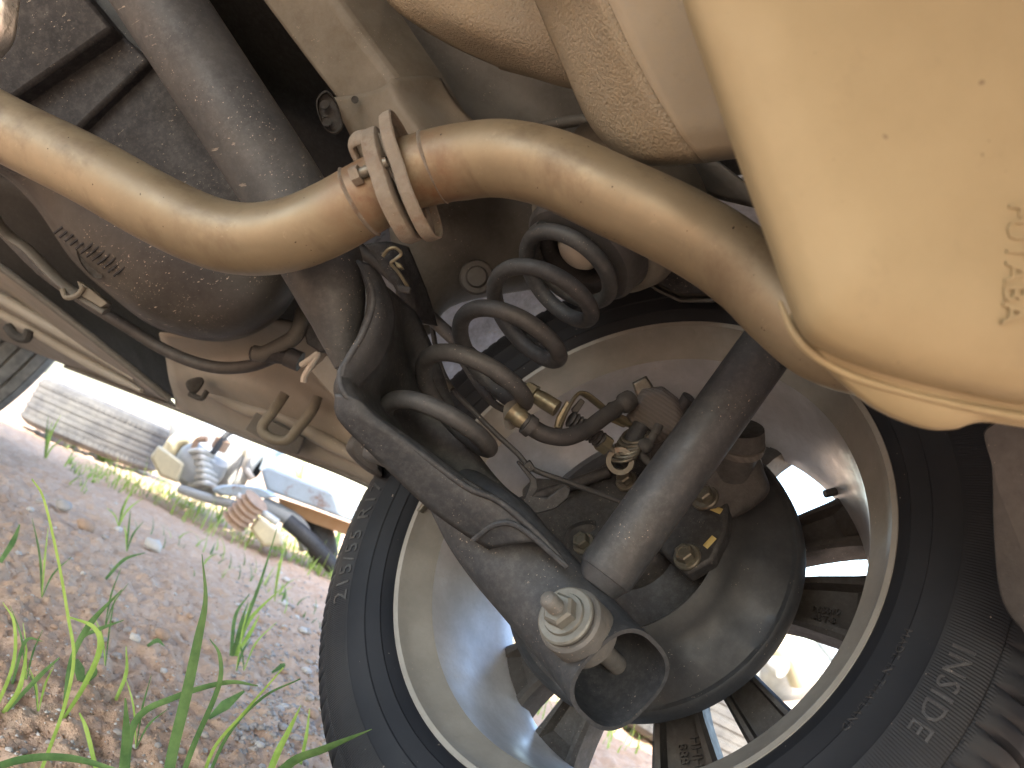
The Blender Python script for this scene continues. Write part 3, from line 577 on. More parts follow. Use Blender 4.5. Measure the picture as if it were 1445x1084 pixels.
# chassis rail
def sweep(sections): return loft([np.array(PP(s)) for s in sections])
rail=part('chassis_rail',sweep([[(335,-60,.78),(430,-60,.735),(450,-62,.735),(520,-70,.79),(520,-70,.86),(335,-60,.86)],
 [(372,0,.77),(462,0,.73),(480,-2,.73),(545,-10,.78),(545,-10,.86),(372,0,.86)],
 [(430,78,.76),(515,70,.722),(530,66,.722),(592,60,.77),(592,60,.86),(430,78,.86)],
 [(474,135,.755),(556,125,.718),(570,120,.718),(628,112,.765),(628,112,.86),(474,135,.86)],
 [(520,215,.75),(610,205,.712),(625,200,.712),(668,180,.76),(668,180,.86),(520,215,.86)],
 [(560,290,.75),(660,285,.712),(675,280,.712),(710,265,.76),(710,265,.86),(560,290,.86)]]),MT['panelt'],car,bevel=.003,ang=30,label='dusty tan box section chassis rail above the exhaust joint')
part('rail_bracket',ppatch([[(466,138,.748),(505,134,.728),(540,124,.708),(556,112,.708),(600,108,.742),(622,112,.755)],[(482,165,.745),(520,165,.724),(555,155,.704),(572,146,.704),(612,140,.740),(640,142,.752)],[(500,200,.742),(540,200,.720),(582,192,.700),(600,184,.700),(635,172,.738),(664,168,.75)],[(515,232,.742),(560,235,.718),(606,225,.698),(624,216,.698),(655,195,.737),(690,190,.75)]],5,4),MT['panelt'],rail,solid=.003,ang=50)
part('bracket_slot',lathe([(0,0),(.0035,0),(.0035,.001)],P(501,141,.719),-CF,12),MT['floor'],rail)
for x,y,d in ((556,120,.705),(572,143,.722)): part('spot_weld',lathe([(0,.0012),(.004,.0008),(.006,0),(.0062,-.001)],P(x,y,d),-CF+.3*CR,18),MT['panelt'],rail)
tb=part('tie_bracket',body([(452,132),(462,128),(474,142),(482,165),(484,180),(474,190),(460,184),(450,165),(446,145)],((.82,.722),(.92,.716),(1,.718),(1,.726))),MT['floor'],car)
for x,y in ((458,147),(461,172)): part('bracket_hole',lathe([(0,0),(.0045,0),(.0045,.001)],P(x,y,.715),-CF,14),MT['floor'],tb)
# inner wheelhouse above the spring and arch liner
wh=part('inner_wheelhouse',ppatch([[(540,230,.80),(640,240,.82),(760,240,.84),(900,280,.84),(1150,380,.80)],[(545,300,.80),(640,285,.82),(740,285,.85),(880,320,.84),(1140,430,.80)],[(555,360,.81),(640,330,.82),(720,350,.86),(870,372,.86),(1120,440,.82)],[(560,420,.83),(615,400,.84),(690,398,.88),(850,384,.90),(1060,392,.88)],[(566,480,.86),(605,470,.88),(650,425,.91),(840,398,.93),(1040,398,.92)]],6,6),MT['panel'],car,solid=.004,ang=180,label='brown grey inner wheelhouse panel above the coil spring')
part('rubber_plug',lathe([(0,-.004),(.010,-.004),(.012,-.001),(.017,-.0005),(.019,.002),(.017,.004)],P(673,391,.822),-CF*-1,28),MT['rubber'],wh)
part('arch_bracket',body([(872,372),(905,352),(960,350),(1040,392),(1030,412),(1008,427),(960,427),(928,412),(900,392)],((.80,.765),(.84,.745),(.97,.743),(1,.748),(1,.79)),smooth=False),MT['panel'],wh,bevel=.002)
part('arch_bracket_pad',body([(885,372),(910,358),(960,356),(1015,392),(1000,414),(960,415),(932,402),(905,388)],((.98,.742),(1,.746),(1,.77)),smooth=False),MT['black'],wh)
part('seat_cup',lathe([(.060,.01),(.068,.014),(.076,.03),(.078,.09)],s1,sa,48),MT['panelt'],wh,solid=.003)
NL=60; V=[];F=[]
for i in range(NL+1):
    a=math.radians(-8+172*i/NL); 
    for (r,y) in ((.395,.64),(.405,.66),(.41,.72),(.41,.92)): V.append((r*math.cos(a),y,.33+r*math.sin(a)*.97))
for i in range(NL):
    for k in range(3): F.append((i*4+k,i*4+k+1,(i+1)*4+k+1,(i+1)*4+k))
part('wheel_arch_liner',(V,F),MT['liner'],car,solid=.003,ang=180,label='speckled wheel arch liner above the tyre, tinted with pale blue skylight')
part('liner_edge',body([(1392,604),(1470,606),(1520,900),(1460,905),(1440,886),(1420,860),(1408,820),(1402,740),(1400,660)],((.9,.430),(.985,.428),(1,.431),(1,.437))),MT['rubber'],car,label='dark felt edge of the arch liner behind the tyre')
# outer skin
def arch(cx,r,n=24): return [(cx+r*math.cos(a),.33+r*math.sin(a)) for a in np.linspace(math.radians(5.7),math.radians(160),n)]
side=[(.86,.36),(.44,.365)]+arch(0,.40)+[(-.43,.46),(-2.19,.46)]+arch(-2.62,.40)+[(-3.05,.36),(-3.4,.5),(-3.3,.75),(-2.2,.95),(-1.5,1.35),(.2,1.36),(.8,.95),(.9,.7)]
skin=part('body_side',slab([(x,.915,z) for x,z in side],(0,.012,0)),MT['paint'],car,smooth=False)
part('body_side',slab([(x,-.99,z) for x,z in side],(0,-.012,0)),MT['paint'],car,smooth=False)
part('rear_bumper',patch([[(.80,-.95,.34),(.92,-.6,.33),(.94,0,.33),(.92,.6,.33),(.80,.90,.34)],[(.84,-.96,.5),(.96,-.6,.5),(.98,0,.5),(.96,.6,.5),(.84,.905,.5)],[(.86,-.96,.75),(.95,-.6,.75),(.97,0,.75),(.95,.6,.75),(.86,.905,.75)],[(.75,-.9,1.1),(.8,-.6,1.1),(.8,0,1.1),(.8,.6,1.1),(.75,.88,1.1)]]),MT['paint'],car,solid=.006)
part('roof_panel',patch([[(.75,-.97,1.0),(.75,0,1.08),(.75,.9,1.0)],[(.1,-.9,1.34),(.1,0,1.42),(.1,.9,1.34)],[(-1.5,-.97,1.34),(-1.5,0,1.4),(-1.5,.9,1.34)],[(-2.2,-.97,.95),(-2.2,0,1.0),(-2.2,.9,.95)],[(-3.35,-.9,.72),(-3.4,0,.78),(-3.35,.85,.72)]]),MT['paint'],car,solid=.006)
part('front_apron',slab([(-3.3,-.9,.3),(-3.3,.85,.3),(-3.35,.85,.75),(-3.35,-.9,.75)],(.01,0,0)),MT['black'],car)
# ---- fuel tank
tk=[(-160,180),(-60,222),(0,246),(50,292),(100,365),(150,412),(215,460),(290,481),(345,476),(392,450),(425,405),(470,330),(420,230),(330,90),(230,-60),(100,-200),(-160,-200)]
tank=part('fuel_tank',body(tk,((0,.755),(.55,.755),(.80,.762),(.91,.775),(.97,.80),(.995,.835),(1,.87),(1,1.2))),MT['tank'],car,ang=180,label='black plastic fuel tank in front of the axle beam')
tl=nrm(P(172,390,.76)-P(82,318,.76)); tv=nrm(np.cross(tl,CF))
tko=cr(np.array(tk,float),5,True); tkc=tko.mean(0)
def tank_d(x,y):
    q=np.array([x,y])-tkc; aa=math.atan2(q[1],q[0]); oa=np.arctan2(tko[:,1]-tkc[1],tko[:,0]-tkc[0]); i=int(np.argmin(np.abs(np.angle(np.exp(1j*(oa-aa)))))); s_=np.linalg.norm(q)/np.linalg.norm(tko[i]-tkc)
    return float(np.interp(s_,[0,.55,.80,.91,.97,.995,1],[.755,.755,.762,.775,.80,.835,.87]))
for k in range(12):
    t=k/11; x_,y_=86+t*84,322+t*60; c=P(x_,y_,tank_d(x_,y_)-.0008); part('moulded_rib',tube([c-tv*.0085-tl*.002,c+tv*.0085+tl*.002],.0013,6,1,smooth=False),MT['black'],tank)
part('tank_recess',body([(108,352),(122,358),(140,376),(144,392),(130,390),(114,372)],((.8,tank_d(126,372)+.001),(1,tank_d(126,372)-.001),(1,.79))),MT['floor'],tank)
part('tank_step',slab(PP([(-60,215,.735),(30,138,.735),(158,36,.735),(212,84,.735),(108,184,.735),(40,250,.735)]),CF*.03),MT['black'],tank,bevel=.004)
part('tank_ledge',slab(PP([(-160,190,.715),(20,136,.715),(160,40,.715),(110,-20,.70),(60,-90,.69),(-160,-90,.69)]),CF*.04),MT['black'],tank,bevel=.004)
part('rear_panel',slab(PP([(100,196,.748),(212,88,.748),(262,60,.748),(350,150,.748),(455,310,.748),(420,335,.748),(240,268,.748)]),CF*.006),MT['black'],tank,bevel=.002)
part('foil_shield',ppatch([[(-60,-60,.60),(-10,-70,.59),(35,-60,.60)],[(-60,0,.59),(-5,0,.585),(27,10,.595)],[(-60,60,.59),(-15,60,.59),(20,55,.60)],[(-60,110,.61),(-20,95,.605),(2,80,.615)]],6,6),MT['silver'],car,solid=.002,ang=180,label='crumpled silver heat shield foil beside the fuel tank')
strap=part('tank_strap',tube(PP([(-60,200,.80),(0,318,.86),(40,352,.87),(85,398,.87),(125,425,.87),(150,440,.87)]),.0075,12,ell=(1,.5),up=CF),MT['panel'],tank)
part('strap_buckle',slab(PP([(108,396,.862),(122,404,.862),(152,428,.862),(142,434,.862),(115,418,.862)]),CF*.012),MT['panelt'],tank,bevel=.001)
part('strap_clip',tube(PP([(88,408,.86),(94,420,.86),(110,416,.86),(118,404,.86)]),.003,8),MT['panelt'],tank)
# hoses along the floor
part('filler_hose',tube(PP([(-60,268,.93),(0,322,.93),(60,382,.93),(120,425,.93),(180,462,.92),(225,490,.91),(270,510,.90),(310,519,.89),(350,517,.88),(378,508,.87),(400,496,.86)]),.0072,14),MT['rubber'],car,label='black hose curving under the fuel tank')
hz=part('vent_pipe',tube(PP([(358,498,.86),(372,499,.86),(395,488,.86),(415,476,.85),(424,458,.85),(428,440,.86)]),.0088,16),MT['panel'],car)
part('pipe_elbow',tube(PP([(356,499,.866),(385,502,.862),(410,506,.86),(424,512,.86)]),.0082,14),MT['black'],hz)
part('pipe_joint',tube(PP([(405,503,.857),(424,511,.857)]),.0115,12,3),MT['rubber'],hz)
part('pipe_bracket',slab(PP([(425,445,.85),(438,455,.85),(465,495,.85),(452,498,.85),(432,485,.85)]),CF*.03),MT['black'],hz,bevel=.002)
part('harness_clip',tube(PP([(425,515,.85),(436,508,.845),(448,500,.845),(440,514,.846),(430,530,.85),(428,540,.85)]),.0035,8),MT['cream'],hz)
part('link_plate',slab(PP([(438,524,.80),(462,500,.79),(502,560,.77),(474,566,.775)]),CF*.006),MT['panelt'],car,bevel=.002)
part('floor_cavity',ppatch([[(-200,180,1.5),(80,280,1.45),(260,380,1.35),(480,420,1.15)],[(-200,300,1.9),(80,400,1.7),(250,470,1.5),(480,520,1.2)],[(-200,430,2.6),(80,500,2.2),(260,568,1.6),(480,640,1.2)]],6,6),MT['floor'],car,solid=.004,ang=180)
# ---- sill and front floor
fp_=part('front_floor',ppatch([[(-120,290,1.20),(0,378,1.24),(120,470,1.28),(240,565,1.30)],[(-120,350,1.5),(0,410,1.5),(120,495,1.45),(243,568,1.34)],[(-120,400,1.9),(0,450,1.8),(110,505,1.65),(246,571,1.38)],[(-120,432,2.4),(0,478,2.1),(92,514,1.85),(250,574,1.42)]],8,8),MT['sill'],car,solid=.004,ang=180,label='tan ribbed front floor panel of the car')
for rr in (((-60,392,1.45),(0,420,1.45),(60,455,1.44),(140,500,1.41),(190,535,1.36)),((-60,420,1.7),(0,442,1.68),(60,475,1.60),(140,520,1.48),(200,552,1.38))):
    part('floor_rib',tube(PP(rr),[.004]+[.011]*3+[.004],10),MT['sill'],fp_)
part('floor_edge',tube(PP([(-60,335,1.20),(0,376,1.225),(120,468,1.265),(240,564,1.29)]),.006,8),MT['panel'],fp_)
part('floor_bracket',tube(PP([(10,460,1.6),(22,474,1.6),(36,478,1.6),(42,466,1.6)]),.010,8),MT['floor'],fp_)
sill=part('sill',ppatch([[(225,470,1.12),(300,470,1.08),(380,450,1.0),(440,470,.96),(490,540,.95)],[(235,505,1.18),(310,505,1.12),(390,500,1.06),(450,540,1.0),(510,590,.96)],[(240,535,1.22),(320,540,1.10),(400,560,1.03),(460,590,.98),(520,630,.95)],[(246,556,1.28),(330,574,1.14),(410,606,1.05),(470,630,1.0),(530,662,.95)],[(250,576,1.35),(340,612,1.18),(420,642,1.07),(480,664,1.02),(548,694,.96)],[(252,577,1.45),(342,613,1.3),(422,643,1.2),(482,665,1.15),(550,695,1.1)]],6,6),MT['sill'],car,solid=.004,ang=60,label='dusty tan sill and jacking edge of the car')
part('sill_edge',tube(PP([(92,517,1.85),(250,577,1.36),(340,613,1.18),(420,643,1.07),(480,666,1.015),(548,696,.955)]),.0045,8),MT['panel'],sill)
part('sill_fold',tube(PP([(255,545,1.24),(300,556,1.17),(350,578,1.10),(400,590,1.05),(460,622,.99),(520,655,.94)]),[.004,.008,.010,.010,.010,.006],10),MT['sill'],sill)
part('jack_plate',slab(PP([(345,606,1.06),(360,582,1.04),(430,618,.99),(420,642,1.02),(395,636,1.03)]),CF*.008),MT['panel'],sill,bevel=.002)
part('tow_hook',tube(PP([(402,556,.98),(386,580,.972),(371,600,.968),(374,613,.966),(390,621,.962),(406,621,.958),(420,606,.955),(440,580,.955),(448,560,.96)]),.0066,12),MT['panelt'],sill)
part('floor_hole',body([(263,538),(282,532),(288,540),(276,556),(265,550)],((.8,1.10),(1,1.102),(1,1.12))),MT['floor'],sill)
part('sill_clip',tube(PP([(268,556,1.10),(284,562,1.09),(292,552,1.09)]),.004,8),MT['floor'],sill)
part('rubber_mount',body([(500,612),(518,608),(532,640),(540,672),(522,668),(500,650),(488,632)],((.7,.84),(.95,.845),(1,.86),(1,.92))),MT['rubber'],car)
# ---- front wheel
fc=(-2.48,0,.31); FH=[(.215,.709),(.24,.692),(.29,.683),(.318,.695),(.330,.715)]
tp=[]; 
for y0,y1 in ((.718,.742),(.750,.784),(.792,.826),(.834,.862)): tp+=[(.325,y0-.001),(.333,y0),(.333,y1),(.325,y1+.001)]
fw=part('front_wheel',lathe(FH+tp+[(r,1.58-y) for r,y in reversed(FH)],fc,(0,1,0),96),MT['tread'],car,ang=30,label='front wheel tyre with straight tread grooves')
part('rim',lathe([(.05,.80),(.15,.79),(.21,.74),(.225,.70),(.22,.71),(.2,.76),(.14,.82),(.05,.83)],fc,(0,1,0),48,closed=True),MT['rim'],fw)
# ------------------------------------------------------------------ things on the ground
def rock(n,seed,sc):
    V,F=[],[]
    import bmesh
    bm=bmesh.new(); bmesh.ops.create_icosphere(bm,subdivisions=n,radius=1)
    for v in bm.verts:
        k=1+.28*noise.noise(v.co*1.3+Vector((seed*3.1,0,0)))+.12*noise.noise(v.co*3+Vector((0,seed,0))); v.co=Vector((v.co.x*sc[0],v.co.y*sc[1],v.co.z*sc[2]))*k
    me=bpy.data.meshes.new('rock'); bm.to_mesh(me); bm.free()
    for p in me.polygons: p.use_smooth=True
    return me
rm=[rock(2,i,(1,.8,.55)) for i in range(5)]
for m_,k in zip(rm,('stone','stonew','stoneb','stone','stonew')): m_.materials.append(MT[k])
def pebble(x,y,s,i):
    o=bpy.data.objects.new('pebble',rm[i%5]); COL.objects.link(o); o.location=(x,y,gh(x,y)+s*.25); o.scale=(s,s,s); o.rotation_euler=(0,0,random.random()*6.28)
    return tag(o,'small rounded pebble lying on the brown dirt','pebble','pebbles on the dirt')
for i in range(150):
    px=random.uniform(0,460); py=random.uniform(700,1080)
    if i>90: px=random.uniform(330,470); py=random.uniform(850,1060)
    g=G(px,py); d=dep(g)
    if 0<d<3 : pebble(g[0],g[1],random.uniform(3,8)*d/FPX*(1.0 if i<90 else 1.2),i)
for px,py,s,k,nm in ((88,716,13,0,'dark grey stone half buried in loose dirt'),(228,898,14,2,'brown clod beside the thin grass stems'),(190,902,9,1,'pale small stone beside the brown clod'),(440,1010,12,2,'reddish pebble next to the tyre'),(215,772,14,1,'flat pale stone lying in the dirt'),(120,745,16,2,'dark brown clod behind the dark grey stone')):
    g=G(px,py); d=dep(g); o=bpy.data.objects.new('stone',rm[k]); COL.objects.link(o); s_=s*d/FPX; o.location=(g[0],g[1],s_*.25); o.scale=(s_,s_,s_); o.rotation_euler=(.2,.1,k); tag(o,nm,'stone')
# gravel and clods too small to count
def scatter(n,fn):
    V=[];F=[]
    for _ in range(n):
        r=fn(); 
        if r is None: continue
        V_,F_=r; o=len(V); V+=V_; F+=[tuple(i+o for i in f) for f in F_]
    return V,F
OCT=[(1,0,0),(-1,0,0),(0,1,0),(0,-1,0),(0,0,1),(0,0,-.6)]; OF=[(0,2,4),(2,1,4),(1,3,4),(3,0,4),(2,0,5),(1,2,5),(3,1,5),(0,3,5)]
def grav(lo,hi,x0,x1,y0,y1,far=6):
    def f():
        g=G(random.uniform(x0,x1),random.uniform(y0,y1)); d=dep(g)
        if d<.3 or d>far: return None
        s=random.uniform(lo,hi); a=random.random()*6.28; c,sn=math.cos(a),math.sin(a); z=gh(g[0],g[1])
        q=[(random.uniform(.6,1.2)) for _ in OCT]
        return [(g[0]+s*k*(v[0]*c-v[1]*sn),g[1]+s*k*(v[0]*sn+v[1]*c)*.8,z+s*k*v[2]*.7) for v,k in zip(OCT,q)],list(OF)
    return f
V,F=scatter(4200,grav(.0012,.0034,-30,480,640,1090)); o=link('gravel',V,F,MT['stoneb'],ang=180); tag(o,'loose brown dirt crumbs over the ground','gravel',kind='stuff')
V,F=scatter(1100,grav(.0012,.0034,-30,480,640,1090)); o=link('gravel',V,F,MT['stonew'],ang=180); tag(o,'pale grit scattered over the ground','gravel',kind='stuff')
V,F=scatter(900,grav(.003,.008,330,480,800,1060)); o=link('gravel',V,F,MT['stone'],ang=180); tag(o,'grey rounded gravel beside the rear tyre','gravel',kind='stuff')
# short grass beyond the car
def blade(x,y,h,lean,wd,z=0):
    a=random.random()*6.28; dx,dy=math.cos(a),math.sin(a); V=[];n=4
    for i in range(n+1):
        t=i/n; cx=x+dx*lean*h*t*t; cy=y+dy*lean*h*t*t; cz=z+h*(t-.25*lean*t*t); ww=wd*(1-t**1.6)/2+.0002
        V+=[(cx-dy*ww,cy+dx*ww,cz),(cx+dy*ww,cy-dx*ww,cz)]
    return V,[(2*i,2*i+1,2*i+3,2*i+2) for i in range(n)]
def gr(px0,px1,py0,py1,hmin,hmax,dmin=1.3,dmax=9):
    def f():
        px=random.uniform(px0,px1); py=random.uniform(py0,py1); g=G(px,py); d=dep(g)
        if d<dmin or d>dmax: return None
        if noise.noise((g[0]*1.6,g[1]*1.6,4))<-.02: return None
        return blade(g[0],g[1],random.uniform(hmin,hmax),random.uniform(.2,1.1),random.uniform(.003,.006),gh(g[0],g[1])-.003)
    return f
def band(sd,hmin,hmax,off=0):
    def f():
        px=random.uniform(90,480); py=632+off+(px-120)*.50+random.gauss(0,sd); g=G(px,py); d=dep(g)
        if d<1.2 or d>9: return None
        if noise.noise((g[0]*1.9,g[1]*1.9,4))<.02: return None
        return blade(g[0],g[1],random.uniform(hmin,hmax),random.uniform(.3,1.2),random.uniform(.003,.0065),gh(g[0],g[1])-.003)
    return f
V,F=scatter(2800,band(26,.02,.10)); o=link('grass',V,F,MT['leafy'],ang=180); tag(o,'short bright grass growing along the sunny verge','grass',kind='stuff')
V,F=scatter(500,band(34,.02,.06,20)); o=link('grass',V,F,MT['leaf'],ang=180); tag(o,'short green grass growing along the verge','grass',kind='stuff')
def gr2():
    g=np.array([random.uniform(-3.5,1.5),random.uniform(1.6,3.4),0]); 
    if noise.noise((g[0]*1.5,g[1]*1.5,8))<-.1: return None
    return blade(g[0],g[1],random.uniform(.04,.14),random.uniform(.2,1.1),random.uniform(.003,.006),gh(g[0],g[1])-.003)
V,F=scatter(2600,gr2); o=link('grass',V,F,MT['leafy'],ang=180); tag(o,'sunlit grass seen through the wheel spokes','grass',kind='stuff')
# grass plants near the camera
def plant(label,blades,mat,name='grass_plant'):
    root=None
    b0=blades[0][0][0]; g=G(*b0) if b0[1]<1300 else G(b0[0],1300)
    e=empty(name,tuple(g)); tag(e,label,'grass plant','grass plants beside the car')
    for pts,wd,dd in blades:
        gb=G(*pts[0]); d0=dep(gb); path=[gb]
        for i,(x,y) in enumerate(pts[1:]):
            path.append(PW(x,y,d0+dd*(i+1)/len(pts)))
        path[0][2]-=.004
        ws=[w_*d0/FPX for w_ in wd]
        V,F=ribbon(path,ws,.18,up=-(RX@CF)+np.array([.25,.1,0])); V=[np.asarray(v)-g for v in V]
        link('blade',V,F,MT[mat] if isinstance(mat,str) else MT[random.choice(mat)],e,ang=180)
    return e
plant('tall thin grass stem with drooping side leaves',[([(60,1085),(90,1000),(104,930),(96,870),(82,790),(62,705),(45,676)],(5,5,4.5,4,3.5,2),0),([(92,1000),(100,935),(126,882),(172,832)],(3,7,9,1),0),([(98,960),(112,905),(140,888),(175,875)],(3,6,6,1),0),([(92,1010),(120,965),(141,915),(132,885),(95,870)],(4,7,8,6,2),-.02)],('leafy','leaf'))
plant('broad upright grass blade with a fine pointed tip',[([(226,1200),(240,1080),(262,985),(280,900),(290,845),(285,782)],(14,15,15,12,6,1),0)],'leaf')
plant('long arching grass blades crossing the broad blade',[([(180,1120),(190,1020),(250,983),(320,963),(364,968)],(6,10,9,7,2),0),([(240,1150),(270,1060),(308,970),(310,925),(296,902)],(7,8,7,5,1),0)],'leaf')
plant('grass stems carrying small seed heads',[([(280,1130),(300,1060),(345,1005),(400,942)],(5,5,4,2),0),([(285,1120),(320,1040),(370,985),(424,958)],(5,5,4,2),0),([(385,946),(398,940),(402,936)],(3,9,2),0),([(296,1010),(318,995),(345,975)],(4,16,3),0)],('leafy','leaf'))
plant('wide grass blade lying over the tyre wall',[([(340,1180),(400,1086),(460,1056),(525,1029)],(13,14,11,1),-.05)],'leaf')
plant('short wide blade at the foot of the broad blade',[([(168,1180),(174,1085),(178,1030),(177,985)],(12,12,10,2),-.02)],'leaf')
plant('low blade sweeping sideways over bare soil',[([(-40,1090),(30,1072),(100,1070),(175,1090)],(10,12,11,5),0)],'leaf')
plant('thin grass tuft standing in gravel',[([(328,922),(345,880),(368,820),(392,742)],(6,6,4,1),0),([(330,923),(340,880),(350,850)],(4,5,1),0),([(332,922),(352,875),(395,832)],(6,6,1),0),([(334,922),(352,895),(366,868)],(5,6,1),0),([(328,922),(332,870),(352,838)],(5,5,1),0)],('leafy','leaf'))
plant('narrow blade rooted by the reddish pebble',[([(374,1110),(390,1066),(408,1030),(425,995)],(8,10,7,1),0),([(425,1080),(432,1040),(437,1000)],(4,5,1),0)],('leafy','leaf'))
plant('small leafy weed with pale rounded leaves',[([(118,962),(112,945),(108,930)],(8,14,4),0),([(118,962),(130,950),(134,940)],(8,14,4),0),([(116,962),(122,968),(130,972)],(6,12,4),0),([(8,1000),(28,970),(38,915)],(6,7,2),0),([(10,1000),(55,955),(84,928)],(5,7,2),0)],('leafy','leaf'))
plant('wispy weed bending over cracked soil',[([(-10,1010),(18,940),(20,880),(4,850)],(5,5,4,1),0),([(20,960),(36,905),(60,905)],(4,5,1),0),([(140,1084),(122,1030),(112,1006)],(6,6,2),0),([(165,985),(178,950),(178,912)],(5,5,1),0)],('leafy','leaf'))
plant('sprig of grass below the flat stone',[([(150,815),(175,790),(205,780)],(4,5,1),0),([(2,790),(18,765),(28,740)],(6,8,2),0),([(210,908),(222,904),(232,912)],(4,7,1),0)],('leafy','leaf'))
plant('grass tuft growing against a discarded tyre',[([(148,648),(160,620),(165,582)],(7,8,2),0),([(146,650),(168,630),(200,600)],(6,7,1),0),([(145,650),(135,636),(125,634)],(5,7,2),0),([(150,650),(180,648),(205,662)],(5,7,2),0)],('leafy',))
plant('white flower buds on a green stalk beside the rear tyre',[([(468,800),(474,770),(484,735)],(6,8,4),0),([(466,800),(450,775),(462,750)],(6,9,2),0),([(462,805),(468,790),(474,778)],(10,16,6),0)],('leaf',))
for i in range(16):
    px=random.uniform(0,430); py=random.uniform(800,1080) if i<9 else random.uniform(640,800)
    bl_=[]
    for k in range(random.randint(2,4)):
        hx=random.uniform(-30,45); hy=random.uniform(40,110)*(1 if py>800 else .6); bl_.append(([(px,py),(px+hx*.35,py-hy*.55),(px+hx,py-hy)],(1.5,random.uniform(2,3.6),.6),0))
    plant('thin yellow green grass sprig growing from bare dirt',bl_,('leafy','leaf'),'grass_sprig')
# ------------------------------------------------------------------ scrap behind the car
def ring_tyre(c,R,r,h,axis,mat,name,label):
    hh=h/2; pr=[(r,-hh*.8),(r+.03,-hh),(R-.04,-hh*1.02),(R-.012,-hh*.9)]
    for k in range(7):
        y0=-hh*.82+k*(h*.82/7); y1=y0+h*.82/7-.012; pr+=[(R-.005,y0),(R-.003*(k%2),y0+.001),(R-.003*(k%2),y1),(R-.005,y1+.001)]
    pr+=[(R-.012,hh*.9),(R-.04,hh*1.02),(r+.03,hh),(r,hh*.8)]
    def dsp(a,rr,y): 
        k=int(round(a/(2*math.pi)*240)); return (rr-.003 if (k%3==0 and rr>R-.006 and abs(y)>hh*.5) else rr),y
    e=empty(name,tuple(c)); V,F=lathe(pr,(0,0,0),axis,240,disp=dsp); link('casing',V,F,mat,e,ang=30); tag(e,label,'tyre','discarded tyres'); return e
MT['tyreold']=dusty('old_tyre',(.05,.052,.058),.95,0,var=.3,vs=20,dust=.35,ds=9,bump=.3)
g=G(120,625); g=CW+(g-CW)*(3.9/dep(g)); ring_tyre((g[0]-.25,g[1]+.12,.15),.36,.22,.25,(0,0,1),MT['tyreold'],'discarded_tyre','grey tyre lying flat on the dirt beyond the front wheel')
g=G(905,1060); ring_tyre((g[0]-.1,g[1]+.55,.13),.36,.22,.24,(.05,0,1),MT['tyreold'],'discarded_tyre','dusty tyre lying flat, seen through the wheel spokes')
def scrapd(x,y,d): return PW(x,y,d)
def wtube(l,r,n=16,**k): return tube([PW(*q) for q in l],r,n,**k)
def wthing(name,label,cat,parts,group=None):
    c=np.mean([np.mean(np.asarray(p[1][0],float),axis=0) for p in parts],axis=0); e=empty(name,tuple(c)); tag(e,label,cat,group)
    for nm,vf,mat,kw in parts: link(nm,[np.asarray(v)-c for v in vf[0]],vf[1],mat,e,**kw)
    return e
def wbody(outline,levels,smooth=True,res=4):
    o=np.array(outline,float); o=cr(o,res,True) if smooth else o; c=o.mean(0)
    return loft([np.array([PW(*(c+(q-c)*s),d) for q in o]) for s,d in levels])
D=3.3
wthing('bumper_panel','grey blue curved bumper panel behind the tyre','bumper',[('skin',wbody([(240,600),(262,592),(330,610),(362,640),(330,660),(300,700),(262,690),(244,660)],((.7,D-.06),(.95,D-.03),(1,D),(1,D+.25))),MT['greyp'],{}),('arch_lip',wtube([(236,640,D-.1),(250,622,D-.1),(268,618,D-.1),(280,630,D-.1)],.03),MT['creamb'],{})])
fins=[('housing',wtube([(270,668,D-.2),(285,655,D-.2),(300,640,D-.2)],[.085,.1,.08],24),MT['greyp'],{})]
for k in range(6): fins.append(('cooling_fin',wtube([(262+k*1.2,640+k*9,D-.24),(282+k*1.2,636+k*9,D-.30),(300+k*1.2,644+k*9,D-.24)],.012,8),MT['cast'],{}))
fins.append(('pulley',wtube([(308,634,D-.25),(316,620,D-.25)],.03,20,res=3),MT['stoneb'],{})); fins.append(('wire_loop',wtube([(272,640,D-.26),(278,622,D-.26),(292,620,D-.26)],.012,8),MT['stoneb'],{}))
wthing('alternator','finned grey alternator with orange pulley on the scrap heap','alternator',fins)
wthing('gearbox_casing','pale cast aluminium gearbox casing with ribs beside the alternator','gearbox',[('casing',wbody([(300,680),(308,650),(335,628),(352,618),(350,640),(338,664),(330,690),(310,700)],((.7,D-.12),(.95,D-.1),(1,D-.05),(1,D+.2))),MT['cast'],{}),('arm',wtube([(335,690,D-.15),(352,660,D-.15),(366,640,D-.15)],.02),MT['cast'],{}),('arm',wtube([(345,640,D-.12),(362,636,D-.12),(376,648,D-.12)],.022),MT['creamb'],{}),('mount',wtube([(376,664,D-.12),(384,640,D-.12),(396,632,D-.12)],.03),MT['blue'],{}),('hole',wbody([(352,650),(372,645),(366,670),(350,676)],((.9,D-.06),(1,D-.05),(1,D+.1))),MT['dark'],{})])
wthing('steel_beam','pale blue steel beam with rusty orange underside','beam',[('web',wbody([(368,664),(378,658),(520,715),(520,745),(440,715),(376,692)],((.98,D-.3),(1,D-.29),(1,D-.05)),smooth=False),MT['blue'],{'smooth':False,'bevel':.01}),('lower_flange',wbody([(392,702),(440,718),(520,748),(520,766),(440,738),(396,716)],((.98,D-.24),(1,D-.22),(1,D)),smooth=False),MT['orange'],{'smooth':False})])
wthing('plastic_strip','pale blue grey pointed plastic strip under the steel beam','strip',[('strip',wbody([(300,690),(320,684),(368,688),(392,702),(350,702),(310,698)],((.8,D-.4),(1,D-.38),(1,D-.33))),MT['blue'],{})])
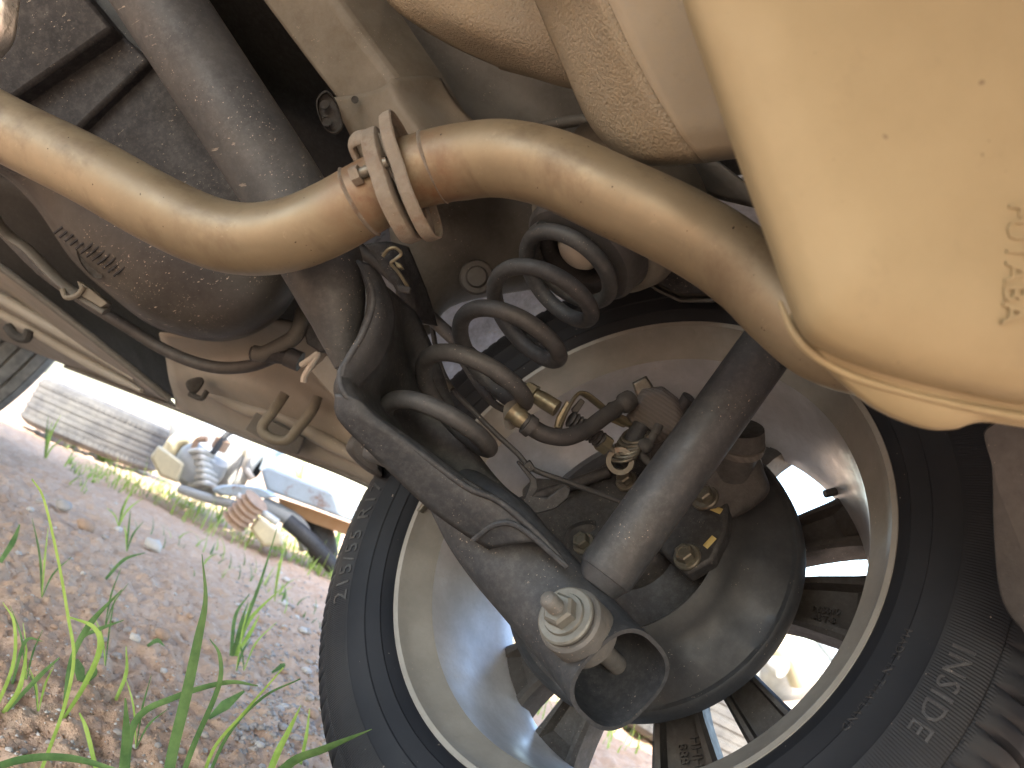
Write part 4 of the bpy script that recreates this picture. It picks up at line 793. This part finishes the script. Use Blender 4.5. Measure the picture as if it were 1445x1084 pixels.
wthing('bent_pipe','grey bent pipe with a black coupling below the steel beam','pipe',[('pipe',wtube([(370,712,D-.25),(392,722,D-.25),(418,738,D-.25),(430,758,D-.25),(434,775,D-.25)],.032,18),MT['greyp'],{}),('coupling',wtube([(428,735,D-.12),(445,752,D-.12),(462,790,D-.12)],[.05,.07,.05],16),MT['dark'],{})])
wthing('cream_block','cream coloured broken plastic block in the grass','block',[('block',wbody([(352,745),(365,728),(398,752),(400,770),(372,772)],((.9,D-.5),(1,D-.48),(1,D-.25)),smooth=False),MT['creamb'],{'bevel':.008})])
wthing('cream_wedge','small cream wedge beside the discarded tyre','wedge',[('wedge',wbody([(212,645),(224,628),(262,655),(252,682),(225,672)],((.9,D-.3),(1,D-.28),(1,D-.1)),smooth=False),MT['creamb'],{'bevel':.008})])
wthing('hose_coil','brown corrugated hose beside the cream block','hose',[('hose',wtube([(330+t*3.2,736-t*3.0,D-.5) for t in range(11)],[.04 if t%2 else .052 for t in range(11)],16,res=3),MT['stoneb'],{}),])
for i,(q,r_,mt,nm,lb) in enumerate(((((255,690,D-.3),(290,702,D-.35),(330,712,D-.4)),.018,'greyp','scrap_rod','grey rod lying in front of the alternator'),(((300,640,D-.3),(322,612,D-.25),(348,606,D-.2)),.012,'dark','cable_loop','black cable loop hanging over the gearbox casing'),(((335,700,D-.45),(360,716,D-.45),(392,738,D-.45)),.014,'cast','scrap_rod','pale rod between the plastic strip and cream block'),(((405,735,D-.35),(440,765,D-.35),(470,800,D-.3)),.03,'dark','rubber_hose','black rubber hose below the bent pipe'),(((345,622,D-.2),(352,640,D-.22),(346,660,D-.2),(356,676,D-.2)),.014,'stonew','bracket','pale bent bracket bolted to the gearbox casing'))):
    wthing(nm,lb,nm.split('_')[-1],[('tube' if nm!='bracket' else 'strap',wtube(q,r_,12),MT[mt],{})])
wthing('engine_block','pale engine casting with bolts behind the wheel spokes','engine',[('block',wbody([(1070,960),(1085,915),(1120,905),(1170,930),(1165,975),(1100,990)],((.7,2.6),(.95,2.62),(1,2.66),(1,3.0))),MT['cast'],{}),('pipe_stub',wtube([(1090,900,2.5),(1120,925,2.5),(1135,960,2.5)],.05,20),MT['creamb'],{}),('bolt_boss',wtube([(1085,930,2.5),(1105,945,2.45)],.03,12),MT['cast'],{}),('shaft',wtube([(1160,900,2.55),(1185,930,2.5)],.03,12),MT['blue'],{})])
wthing('pump_casting','tan rounded casting lying behind the wheel','casting',[('body',wbody([(1020,1000),(1035,980),(1055,985),(1065,1010),(1050,1040),(1028,1030)],((.5,2.3),(.9,2.32),(1,2.38),(1,2.55))),MT['creamb'],{}),('port',wtube([(1030,985,2.3),(1042,1005,2.25)],.03,14),MT['stonew'],{})])
